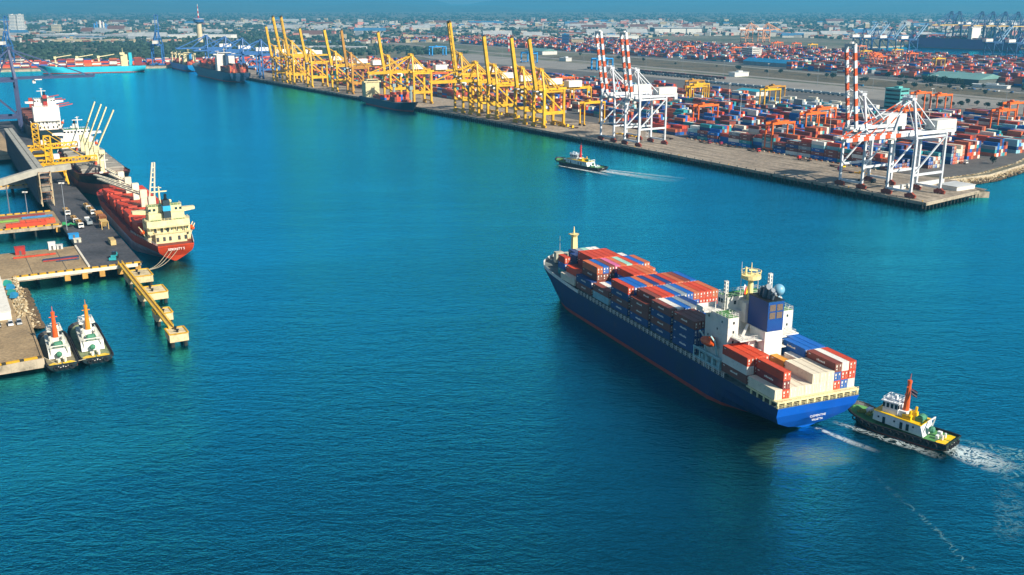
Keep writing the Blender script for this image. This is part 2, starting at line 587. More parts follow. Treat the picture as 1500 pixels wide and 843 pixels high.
# ------------------------------------------------------------------ vessels
def hull_mb(L, B, zd, zb, bow=.24, stern=.12, rake=6.0, counter=4.0, flare=1.0, sheer=1.5, bul=0.0, boot=1.0, tz=.8, tw=.9, nst=26, fine_bow=2.0):
    """ship hull, x forward from the transom, y to port. materials: 0 topsides, 1 boot topping, 2 deck, 3 rail cap, 4 transom"""
    zs = [zb, -.3, boot * .55, boot, boot + (zd - boot) * .3, boot + (zd - boot) * .65, zd]
    mb = MB()
    secs = []
    for i in range(nst + 1):
        t = i / nst
        t = t * t * (3 - 2 * t) * .5 + t * .5
        ring = []
        zdd = zd + sheer * max(0, (t - .72) / .28) ** 1.6
        for j, z in enumerate(zs):
            k = j / (len(zs) - 1)
            zz = z if j < 4 else boot + (zdd - boot) * (z - boot) / (zd - boot)
            up = max(0, (zz - zb) / (zd - zb))
            tb = 1 - bow * (1.5 - .75 * up * flare)
            pw = fine_bow - .5 + .9 * up * flare
            b = 1.0
            if t > tb:
                b *= max(0, 1 - ((t - tb) / (1 - tb)) ** pw)
            if t < stern:
                s = 1 - t / stern
                q = max(0, min(1, (zd - zz) / (zd - tz)))
                b *= (1 - s) + s * tw * sqrt(max(0.0, 1 - q ** 2.6))
            x0 = counter * (1 - min(1, max(0, (zz - tz) / (zd - tz)))) ** 1.5
            x1 = L - rake * (1 - up)
            ring.append((x0 + (x1 - x0) * t, B / 2 * b, zz))
        secs.append(ring)
    nz = len(zs)
    for side in (1, -1):
        vs = [(x, y * side, z) for r in secs for x, y, z in r]
        base = len(mb.v)
        mb.v += vs
        for i in range(nst):
            for j in range(nz - 1):
                a = base + i * nz + j
                mb.f.append((a, a + nz, a + nz + 1, a + 1))
                mb.m.append(1 if j < 3 else 0)
    n1 = len(secs) * nz
    for j in range(nz - 1):
        mb.f.append((j, j + 1, n1 + j + 1, n1 + j)); mb.m.append(4 if j >= 1 else 1)
    zdk = [s[-1] for s in secs]
    base = len(mb.v)
    for x, y, z in zdk:
        mb.v += [(x, y, z - bul), (x, -y, z - bul)]
    for i in range(nst):
        mb.f.append((base + 2 * i, base + 2 * i + 2, base + 2 * i + 3, base + 2 * i + 1)); mb.m.append(2)
    return mb, zdk

def deck_edge(zdk, x, side):
    for a, b in zip(zdk, zdk[1:]):
        if a[0] <= x <= b[0]:
            t = (x - a[0]) / max(1e-6, b[0] - a[0])
            return Vector((x, side * (a[1] + (b[1] - a[1]) * t), a[2] + (b[2] - a[2]) * t))
    return Vector((zdk[-1][0], 0, zdk[-1][2]))

def railing(mb, pts, h=1.1, r=.05, step=2.0, rails=2):
    for a, b in zip(pts, pts[1:]):
        a, b = Vector(a), Vector(b)
        k = max(1, int((b - a).length / step))
        for i in range(k + 1):
            p = a.lerp(b, i / k)
            mb.bar(p, p + Vector((0, 0, h)), r * 2)
        for q in range(rails):
            z = Vector((0, 0, h * (q + 1) / rails))
            mb.bar(a + z, b + z, r * 1.6)
    return mb

P = paint
white = P('ship_white', 'e9e6dc', .45, .18, .25, rust=.25)
cream = P('ship_cream', 'e6d9a6', .5, .25, .3, rust=.4)
yellowcream = P('mast_yellow', 'f0dc96', .5, .2, .4)
hullblue_shaded = P('hull_blue_shaded', '021e54', .6, .4, .10, rust=.2)  # ship's blue darkened: shade of the hull side painted into the colour
transomblue_lit = P('transom_blue_lit', '0b5ecb', .35, .15, .08)  # same ship's blue brightened: sunlight on the stern painted into the colour
funnelblue = P('funnel_blue', '083680', .4, .15, .12)
bootred = P('boot_red', 'a33a2a', .6, .4, .3)
deckgreen = P('deck_green', '4f8a4a', .7, .4, .3)
deckgrey = P('deck_grey', '6f7a78', .75, .5, .25, rust=.4)
steelgrey = P('steel_grey', '8b929a', .5, .3, .6)
blackp = P('black_paint', '17191c', .45, .3, .4, rust=.2)
rubber = P('tyre_rubber', '15161a', .85, .3, 2.0)
orangep = P('safety_orange', 'e8590c', .4, .15, .5)
redp = P('signal_red', 'c92a1e', .45, .2, .4)
yellowp = P('bright_yellow', 'f2c500', .45, .25, .4, rust=.2)
glass, _nt, _p, _o = newmat('window_glass')
_p.inputs['Base Color'].default_value = (.012, .02, .028, 1); _p.inputs['Roughness'].default_value = .08
louvre = P('louvre_brown', '6b5a4c', .7, .4, 2.5)

# ---- container kinds
CC = {'r': ('bright red', 'd4461e'), 'n': ('maroon brown', '86402f'), 'b': ('blue', '0e63b8'), 'B': ('navy blue', '173a78'), 'w': ('white', 'ece9df'), 'c': ('cream white', 'eee4ca'),
      'o': ('rust orange', 'cf6a3a'), 'l': ('pale blue', '8fc3cf'), 't': ('teal', '2f9aa0'), 'g': ('grey', '8b97a0'), 'p': ('pink', 'd66a96'), 'm': ('mint green', '9fd6c4'), 'y': ('amber yellow', 'd9901a'),
      'd': ('dark green', '2f6a4a'), 'k': ('crimson', '8e2a2a')}
CM = {k: P('container_' + v[0].replace(' ', '_'), v[1], .5, (.16 if k in 'cw' else .3), .22, rust=.25, ribs=3.4, vary=(.05 if k in 'cw' else .14)) for k, v in CC.items()}
platew = P('door_plate', 'ece6da', .6, .1)
rodm = P('lock_rod', 'c8b9a4', .5, .3)
CMESH = {}
def container_mesh(col, L, H=2.59):
    key = (col, L, H)
    if key not in CMESH:
        mb = MB()
        W = 2.37
        mb.box(.06, L - .06, -W / 2 + .05, W / 2 - .05, .12, H - .05)
        for x in (0, L - .16):
            for y in (-W / 2, W / 2 - .16):
                mb.box(x, x + .16, y, y + .16, 0, H)
        for y in (-W / 2, W / 2 - .12):
            mb.box(.16, L - .16, y, y + .12, 0, .16); mb.box(.16, L - .16, y, y + .12, H - .1, H)
        for x in (0, L - .12):
            mb.box(x, x + .12, -W / 2 + .16, W / 2 - .16, H - .12, H); mb.box(x, x + .12, -W / 2 + .16, W / 2 - .16, 0, .16)
        # identification marks near the end of each side
        mb.mi(1)
        for y in (-W / 2 + .035, W / 2 - .05):
            mb.box(L - 1.5, L - .7, y, y + .015, H - .75, H - .45)
        if L > 8 and col in 'nBbkgt' and (H < 2.7):
            rl_ = random.Random(col)
            for y in (-W / 2 + .03, W / 2 - .045):
                x = L * .36
                for q in range(6):
                    wq = rl_.uniform(.35, .6)
                    mb.box(x, x + wq, y, y + .015, H * .42, H * .42 + rl_.choice((.45, .45, .6)))
                    x += wq + .14
        CMESH[key] = mb.mesh('container', [CM[col], platew])
        d = MB()
        for y0, y1 in ((-W / 2 + .18, -.03), (.03, W / 2 - .18)):
            d.box(-.02, .05, y0, y1, .18, H - .14)
        d.mi(1)
        for y in (-.85, -.3, .3, .85):
            d.box(-.07, -.025, y - .03, y + .03, .2, H - .16)
        d.mi(2)
        d.box(-.035, -.022, .42, .8, H * .55, H * .8); d.box(-.035, -.022, -.75, -.45, H * .6, H * .82); d.box(-.035, -.022, .4, .75, H * .25, H * .38)
        CMESH[key + ('door',)] = d.mesh('door', [CM[col], rodm, platew])
    return CMESH[key]

def put_container(col, L, loc, rz, label, group, door=True, H=2.59):
    o = put('shipping_container', container_mesh(col, L, H), None, loc, rz)
    tag(o, label, 'shipping container', group)
    if door:
        put('door', CMESH[(col, L, H, 'door')], o, (0, 0, 0))
    return o

HIDDEN = []          # containers buried in stacks: (colour, length, height, location, turn)

# ---- the big blue container ship; local x forward from the transom, y to port, z up from the water
X0 = 2.2             # the stern containers stand this far ahead of the transom
shp = thing('container_ship', 'large dark blue container ship under way, loaded with stacked containers', 'container ship', SH(-X0, 13.7), SH.rz())
hb, zdk = hull_mb(166, 28.2, 9.4, -6, bow=.19, stern=.16, rake=8, counter=5, flare=1.05, sheer=3.6, bul=0.0, boot=1.2, tz=.4, tw=.985, fine_bow=2.3)
hb.build('hull', [hullblue_shaded, bootred, deckgrey, white, transomblue_lit], shp)
# white cap on the bow bulwark
for s in (1, -1):
    bw = MB()
    prev = {}
    for i in range(60):
        x = 122 + (165.8 - 122) * i / 59
        p = deck_edge(zdk, x, s)
        q = p + Vector((0, 0, 1.15))
        if s in prev:
            a, b = prev[s]
            bw.hexa([a, p, p + Vector((0, -s * .12, 0)), a + Vector((0, -s * .12, 0))], [b, q, q + Vector((0, -s * .3, 0)), b + Vector((0, -s * .3, 0))])
        prev[s] = (p, q)
    bw.build('bulwark', white, shp)
# deck-edge stanchions that carry the outboard stacks, with a walkway rail
for s in (1, -1):
    rl = MB()
    pts = [deck_edge(zdk, x, s) + Vector((0, -s * .25, 0)) for x in [26 + 2.6 * i for i in range(38)]]
    for p in pts:
        rl.bar(p, p + Vector((0, 0, 1.55)), .28)
        rl.bar(p + Vector((.9, 0, 0)), p + Vector((.9, 0, 1.2)), .14)
    for a, b in zip(pts, pts[1:]):
        rl.bar(a + Vector((0, 0, 1.2)), b + Vector((0, 0, 1.2)), .10); rl.bar(a + Vector((0, 0, .6)), b + Vector((0, 0, .6)), .08)
    rl.build('deck_railing', white, shp)
hc = MB()
for i in range(7):
    u = X0 + 40.6 + 13.9 * i
    wd = 11.6 if i < 6 else 9.2
    hc.box(u - .2, u + 12.4, -wd, wd, 9.3, 11.15)
hc.box(X0 + 13, X0 + 25.4, -11.5, 11.5, 9.3, 11.15)
hc.build('hatch_coaming', deckgrey, shp)
# open mooring deck at the stern: posts, platform and rail
mo = MB()
for i in range(12):
    y = -13.6 + 27.2 * i / 11
    mo.box(.5, 1.0, y - .28, y + .28, 9.35, 10.7)
for s in (1, -1):
    for k in range(1, 5):
        mo.box(.6 + 2.9 * k, 1.1 + 2.9 * k, s * 13.75 - .2, s * 13.75 + .2, 9.3, 10.7)
mo.box(.4, X0 + 12.6, -13.9, 13.9, 10.68, 11.12)
mo.build('mooring_deck', cream, shp)
rr_ = MB()
railing(rr_, [(.35, -13.7, 9.4), (.35, 13.7, 9.4)], .9, .05, 1.3)
railing(rr_, [(.5, -13.8, 11.12), (.5, 13.8, 11.12)], .55, .05, 1.5, 1)
rr_.build('stern_railing', cream, shp)
for y in (-9, -5.4, -1.2, 3, 7.4, 10.6):
    gear = MB()
    gear.box(2.2, 4.4, y - .7, y + .7, 9.3, 10.3)
    gear.tube((3, y - 1.0, 10.0), (3, y + 1.0, 10.0), .45, n=8)
    gear.build('mooring_winch', P('winch_green', '3a5a32', .7, .4), shp)

# accommodation block
hx = lambda u: u + X0
a = MB()
a.box(hx(31.2), hx(38), -11.6, 11.6, 9.4, 26.6)
for s in (1, -1):
    a.box(hx(26.2), hx(31.2), min(s * 7.9, s * 11.6), max(s * 7.9, s * 11.6), 9.4, 26.6)
a.box(hx(33.5), hx(38.6), -7.2, 7.2, 26.6, 30.6)        # wheelhouse
a.box(hx(29.4), hx(33.5), -5.0, 3.4, 23.4, 29.4)
for s in (1, -1):                                       # bridge wings
    a.hexa([(hx(35), s * 7.2, 25.4), (hx(39.2), s * 7.2, 25.4), (hx(39.2), s * 14.2, 26.3), (hx(35), s * 14.2, 26.3)],
           [(hx(35), s * 7.2, 26.7), (hx(39.2), s * 7.2, 26.7), (hx(39.2), s * 14.2, 26.7), (hx(35), s * 14.2, 26.7)])
    a.box(hx(38.9), hx(39.2), min(s * 7.2, s * 14.2), max(s * 7.2, s * 14.2), 26.7, 27.9)
    a.box(hx(35.6), hx(39.0), s * 14.2 - .15, s * 14.2 + .15, 26.7, 27.9)
a.build('accommodation_block', white, shp)
win = Each('window', glass, shp)
for i in range(11):
    y = -6.4 + 12.8 * i / 10
    win.box(hx(38.58), hx(38.64), y - .5, y + .5, 28.3, 29.7)
    if i % 2 == 0 and i < 9: win.box(hx(33.44), hx(33.52), y + .2, y + 1.0, 28.2, 29.3)
for s in (1, -1):
    for k in range(3):
        win.box(hx(34.3 + 1.4 * k), hx(35.3 + 1.4 * k), s * 7.22 - .04, s * 7.22 + .04, 28.3, 29.6)
    for k, z in ((0, 24.4), (1, 21.6), (2, 18.4), (1, 15), (3, 24.4), (3, 18.4)):
        win.box(hx(29 + 2.3 * k), hx(29.5 + 2.3 * k), s * 11.62 - .04, s * 11.62 + .04, z, z + .7)
for k in range(5):
    for z in (12.5, 15.6, 18.7, 21.8, 24.6):
        if k in (0, 4): win.box(hx(26.16), hx(26.24), -9.9 + 4.8 * k, -9.3 + 4.8 * k, z, z + .8)
gd = MB()
gd.box(hx(33.7), hx(38.4), -7.0, 7.0, 30.61, 30.72)
for s in (1, -1):
    gd.box(hx(26.4), hx(31.2), min(s * 8.1, s * 11.4), max(s * 8.1, s * 11.4), 26.61, 26.7)
    gd.box(hx(31.3), hx(33.4), min(s * 5.4, s * 11.4), max(s * 5.4, s * 11.4), 26.61, 26.7)
gd.build('green_deck', deckgreen, shp)
rb = MB()
railing(rb, [(hx(33.6), -7.1, 30.6), (hx(38.5), -7.1, 30.6), (hx(38.5), 7.1, 30.6), (hx(33.6), 7.1, 30.6), (hx(33.6), -7.1, 30.6)], 1.1, .05, 1.6)
rb.build('wheelhouse_railing', white, shp)
rb = MB()
railing(rb, [(hx(31.3), 7.9, 26.6), (hx(26.3), 8.0, 26.6), (hx(26.3), 11.5, 26.6), (hx(35), 11.5, 26.6), (hx(35), 14.1, 26.7)], 1.1, .05, 1.6)
rb.build('bridge_wing_railing', white, shp)
rb = MB()
railing(rb, [(hx(31.3), -7.9, 26.6), (hx(26.3), -8.0, 26.6), (hx(26.3), -11.5, 26.6), (hx(35), -11.5, 26.6), (hx(35), -14.1, 26.7)], 1.1, .05, 1.6)
rb.build('bridge_wing_railing', white, shp)
for s in (1, -1):
    rb = MB()
    for z, x0 in ((14.6, 24.2), (17.8, 22.8), (20.9, 21.6)):
        railing(rb, [(hx(x0), s * 3.6, z), (hx(x0), s * 9.4, z), (hx(27), s * 9.4, z)], 1.1, .05, 1.5)
    rb.build('aft_deck_railing', white, shp)
# stepped aft decks, stairs and the funnel casing
ad = MB()
for z, x0 in ((14.3, 24.0), (17.5, 22.6), (20.6, 21.4)):
    ad.box(hx(x0), hx(31.3), -7.8, 7.8, z, z + .3)
    ad.box(hx(x0), hx(26.1), -10.4, 10.4, z + .01, z + .29)
ad.box(hx(19.6), hx(27), -3.0, 3.2, 9.4, 23.4)
ad.box(hx(22.6), hx(27), 4.2, 6.6, 11, 20.5)
for z, xa in ((14.6, 25), (17.8, 24.6), (20.9, 24.6)):
    for s in (1, -1):
        ad.bar((hx(xa), s * 7.6, z), (hx(xa + 1.9), s * 4.4, z + 3.0), .75, .18)
for s in (1, -1):
    for z in (20.6, 17.5, 14.3):
        ad.box(hx(20.4), hx(23.6), s * 3.1 - (0 if s > 0 else 2.2), s * 3.1 + (2.2 if s > 0 else 0), z, z + .25)
ad.build('aft_decks', white, shp)
fn = MB()
fn.frustum(hx(19.5), hx(29), -2.75, 2.75, 23.4, 32.4, 0, .0)
fn.build('funnel', funnelblue, shp)
lv = MB()
for y in (-1.25, 1.25):
    for z in (28.2, 30.6 - .05):
        lv.box(hx(19.40), hx(19.49), y - 1.0, y + 1.0, z - .95, z + .95)
lv.build('funnel_louvres', louvre, shp)
ft = MB()
ft.box(hx(19.4), hx(29.1), -2.85, 2.85, 32.4, 32.6)
ft.mi(1)
for x, r, h in ((22.2, .75, 2.4), (24.3, 1.0, 2.9), (26.6, .55, 2.2), (21, .4, 1.7)):
    ft.tube((hx(x), .5, 32.6), (hx(x - .5), .5, 32.6 + h), r, n=10)
    ft.tube((hx(x - .5), .5, 32.6 + h), (hx(x - 1.4), .5, 32.6 + h + .5), r * .95, n=10)
ft.box(hx(27), hx(28.6), -1.8, .2, 32.6, 33.8)
ft.build('exhaust_pipes', [blackp, P('exhaust_steel', '5a6a78', .45, .4, .8)], shp)
dm = MB().ball((hx(23.2), -3.4, 34.6), 1.7, 14, 10)
dm.tube((hx(23.2), -3.4, 30), (hx(23.2), -3.4, 33.2), .35)
dm.build('radome', P('radome_blue', '78aec8', .35, .1), shp, smooth=True)
# masts
ms = MB()
ms.tube((hx(32.4), 0, 29.0), (hx(32.4), 0, 35.6), 1.0, .8, 10)
ms.tube((hx(32.4), 0, 35.5), (hx(32.4), 0, 36.2), 1.2, 2.9, 14)
ms.tube((hx(32.4), 0, 36.2), (hx(32.4), 0, 37.2), 2.95, 2.9, 14)
for i in range(10):
    t = 2 * pi * i / 10
    ms.bar((hx(32.4) + 2.8 * cos(t), 2.8 * sin(t), 37.2), (hx(32.4) + 3.0 * cos(t), 3.0 * sin(t), 38.6), .12)
for i in range(14):
    t, t2 = 2 * pi * i / 14, 2 * pi * (i + 1) / 14
    ms.bar((hx(32.4) + 3.0 * cos(t), 3.0 * sin(t), 38.5), (hx(32.4) + 3.0 * cos(t2), 3.0 * sin(t2), 38.5), .12)
ms.tube((hx(32.4), 0, 37), (hx(32.4), 0, 41), .2, .1)
ms.tube((hx(33), 1.5, 37), (hx(33), 1.5, 39.6), .35, .3)
ms.bar((hx(32.2), -1.9, 38.4), (hx(32.2), 1.0, 38.9), .4)
ms.build('radar_mast', yellowcream, shp)
for x, y, z0, z1 in ((34.5, 7.2, 26.6, 35.6), (24.4, -.9, 32.6, 39.6)):
    m2 = MB()
    for dx in (-.45, .45):
        for dy in (-.45, .45):
            m2.bar((hx(x + dx), y + dy, z0), (hx(x + dx * .8), y + dy * .8, z1), .2)
    k = int((z1 - z0) / 1.1)
    for i in range(k):
        z = z0 + (i + .5) * (z1 - z0) / k
        m2.box(hx(x - .5), hx(x + .5), y - .5, y + .5, z, z + .3)
    m2.build('aerial_mast', white, shp)
for x, y, z0, z1, r in ((34.2, 2.2, 30.6, 41, .12), (34.8, -4.5, 30.6, 38, .1), (36, 9.6, 26.7, 29.4, .18), (36, -9.8, 26.7, 29.4, .18)):
    MB().tube((hx(x), y, z0), (hx(x), y, z1), r, .05).build('whip_aerial', white, shp)
# foremast and gear on the forecastle
fm = MB()
fm.frustum(hx(150.8), hx(153.2), -1.2, 1.2, 12, 24.4, .3, .3)
fm.tube((hx(152), 0, 23.2), (hx(152), 0, 24.6), 1.0, 2.0, 10)
fm.box(hx(152), hx(155), -1.4, 1.4, 24.0, 24.3)
fm.tube((hx(152.4), 0, 24.6), (hx(152.4), 0, 27.6), .4, .15)
fm.build('foremast', yellowcream, shp)
fb = MB()
fb.tube((hx(161), 2.2, 13.6), (hx(161), 2.2, 22), .14, .06)
fb.box(hx(153.5), hx(156), 4.0, 7.4, 12.6, 17.0)
fb.box(hx(156.5), hx(160), -1.0, 2.4, 13, 15.2); fb.box(hx(158), hx(161), -6, -3, 13, 14.6)
for y in (-3, 3, 5.2):
    fb.tube((hx(157), y - .8, 14), (hx(157), y + .8, 14), .7, n=8)
fb.build('forecastle_gear', P('gear_stone', 'b9b8a4', .6, .3, .5), shp)
# boat deck, davits and lifeboat on each side
for s in (1, -1):
    bd = MB()
    for z in (10.6, 13.6):
        bd.bar((hx(26.4), s * 13.8, z + .6), (hx(40.4), s * 13.8, z + .6), .3)
        bd.box(hx(26.4), hx(40.4), min(s * 11.6, s * 13.7), max(s * 11.6, s * 13.7), z - .15, z)
    for x in (26.5, 30, 33.5, 37, 40.2):
        bd.bar((hx(x), s * 13.7, 9.4), (hx(x), s * 13.7, 14.4), .28)
    for x in (30.2, 36.2):
        bd.bar((hx(x), s * 12, 13.6), (hx(x), s * 13.2, 18.5), .4); bd.bar((hx(x), s * 13.2, 18.5), (hx(x), s * 14.6, 20.4), .4)
    bd.bar((hx(29.6), s * 11.8, 16.6), (hx(37), s * 11.8, 16.6), .25)
    for x in (28, 31, 34, 36.5): bd.box(hx(x), hx(x + 1.1), min(s * 11.8, s * 12.8), max(s * 11.8, s * 12.8), 10.6, 12.4)
    bd.build('boat_deck', P('boat_deck_blue', 'a9d0d2', .5, .3, .4), shp)
for s in (1, -1):
    lb = MB()
    rings = []
    for i in range(9):
        t = i / 8
        w = 1.35 * (1 - abs(2 * t - 1) ** 3 * .75)
        x = hx(30.0) + 6.6 * t
        rings.append([(x, s * 13.6 + w * cos(q), 17.5 + 1.15 * w * sin(q) * (1 if sin(q) > 0 else .8)) for q in [2 * pi * k / 10 for k in range(10)]])
    lb.loft(rings)
    lb.box(hx(30.6), hx(32.4), s * 13.6 - .8, s * 13.6 + .8, 18.4, 19.6)
    lb.build('lifeboat', orangep, shp, smooth=False)
# pennant flags on the mast halyard
fl = MB()
fl.mi(0).add([(hx(30.2), 3.0, 34.4), (hx(29.2), 3.9, 32.2), (hx(29.2), 4.5, 32.6), (hx(30.0), 3.4, 34.8)], [(0, 1, 2, 3)])
fl.mi(1).add([(hx(30.4), 2.2, 34.4), (hx(29.6), 3.0, 31.8), (hx(29.6), 3.6, 32.1), (hx(30.2), 2.7, 34.7)], [(0, 1, 2, 3)])
fl.mi(2).add([(hx(30.0), 3.4, 34.8), (hx(29.9), 3.9, 35.4), (hx(29.4), 4.6, 34.6), (hx(29.2), 4.5, 33.4)], [(0, 1, 2, 3)])
fl.build('signal_flags', [redp, yellowp, white], shp)

def lettering(name, text, size, m, parent, loc, rot, ext=.02):
    cu = bpy.data.curves.new(name, 'FONT')
    cu.body = text
    cu.size = size
    cu.extrude = ext
    cu.align_x = 'CENTER'
    cu.align_y = 'CENTER'
    cu.materials.append(m)
    t = bpy.data.objects.new('text', cu)
    COL.objects.link(t)
    me = bpy.data.meshes.new_from_object(t)
    bpy.data.objects.remove(t)
    o = put(name, me, parent, loc)
    o.rotation_euler = rot
    return o
lettering('stern_lettering', 'CLEMENTINE', .92, P('letter_white', 'f4f2ea', .5, .05), shp, (-.05, .2, 5.5), (pi / 2, 0, -pi / 2))
lettering('stern_lettering', 'VALLETTA', .82, MATS['letter_white'], shp, (.12, .2, 4.3), (pi / 2, 0, -pi / 2))

# ---- her containers: bays from the stern forward, rows from port to starboard, colours from the bottom up
TIERW = ['lowest tier', 'second tier', 'third tier', 'fourth tier', 'fifth tier']
ROWW = ['port edge row', 'second row from port', 'third row from port', 'fourth row from port', 'fifth row from port', 'middle row', 'fifth row from starboard',
        'fourth row from starboard', 'third row from starboard', 'second row from starboard', 'starboard edge row']
BAYS = [
    (0.0, 12.19, 'bay on the stern rail', ['c', 'rkr', 'c', 'c', 'c', 'cc', 'cc', 'cc', 'rbn', 'brw', 'wrr']),
    (13.1, 6.06, 'bay aft of the funnel', ['', '', '', 'b', 'b', 'by', 'b', 'bw', '', '', '']),
    (13.1, 12.19, 'bay beside the funnel', ['nwr', 'nkr', 'nnr', '', '', '', '', '', 'Bbb', 'bbb', 'bbb']),
    (40.6, 12.19, 'first bay ahead of bridge', ['BBBn', 'Bbbn', 'nbbn', 'nbg', 'bg', 'bn', 'nb', 'bg', 'nb', 'bb', 'bn']),
    (54.5, 12.19, 'second bay ahead of bridge', ['BnBn', 'bbnw', 'nbbb', 'bnbg', 'bnBB', 'bb', 'gb', 'bb', 'bb', 'bg', 'bb']),
    (68.4, 12.19, 'third bay ahead of bridge', ['Bnn', 'bnnn', 'bnnr', 'bnbr', 'Bbgb', 'bbgg', 'bbgb', 'bnbo', 'bbrr', 'bbrr', 'bbro']),
    (82.3, 12.19, 'fourth bay ahead of bridge', ['BnBr', 'bbbb', 'nnbb', 'bnno', 'bbnB', 'nbbr', 'bbnB', 'nbbr', 'bnbo', 'nbbn', 'bbnb']),
    (96.2, 12.19, 'fifth bay ahead of bridge', ['ln', 'lw', 'nb', 'bn', 'bnbr', 'nbbr', 'bnno', 'nbno', 'bnb', 'nbb', 'bb']),
    (110.1, 12.19, 'sixth bay ahead of bridge', ['nB', 'bnno', 'bnnb', 'nbnn', 'bnbp', 'nnbo', 'bbnm', 'nbnr', 'bnnb', 'nnoo', 'bbo']),
    (123.9, 12.19, 'seventh bay ahead of bridge', ['c', 'nr', 'nn', 'bnkr', 'nnkr', 'bnkr', 'nbkr', 'bnkr', 'nbn', 'bnb', 'bBw']),
    (137.6, 6.06, 'foremost bay at the bow', ['', 'tbr', '', 'bBB', '', '', '', '', '', '', '']),
    (137.6, 12.19, 'bow bay', ['', '', '', '', 'bnB', 'bgg', 'nbm', 'bnw', 'ngw', '', '']),
]
BASE = 11.2
GRP = 'containers stacked on the blue ship'
for bi, (u0, L, bname, rows) in enumerate(BAYS):
    for ri, st in enumerate(rows):
        v = 1.25 + 2.49 * ri
        for ti, ch in enumerate(st):
            nb = [len(rows[q]) if 0 <= q < 11 else 0 for q in (ri - 1, ri + 1)]
            aft = 0
            if 3 <= bi and bi > 3:
                aft = len(BAYS[bi - 1][3][ri])
            fore = len(BAYS[bi + 1][3][ri]) if bi + 1 < len(BAYS) else 0
            top = ti == len(st) - 1
            seen = top or ri == 0 or nb[0] <= ti or (ti >= aft) or ri == 10
            H = 2.59 if not (bi == 0 and ch == 'c') else 2.85
            z = BASE + 2.6 * ti if H < 2.8 else BASE + 2.86 * ti
            jit = R.uniform(-.06, .06)
            loc = SH(u0 + jit, v, z)
            if seen:
                where = ('top tier' if top else TIERW[ti])
                put_container(ch, L, loc, SH.rz(), f"{CC[ch][0]} container, {where}, {ROWW[ri]}, {bname}", GRP, H=H)
            else:
                HIDDEN.append((ch, L, H, loc, SH.rz()))
NSHIP = sum(1 for o in COL.objects if o.name.startswith('shipping_container'))
print('ship containers', NSHIP, 'hidden', len(HIDDEN))
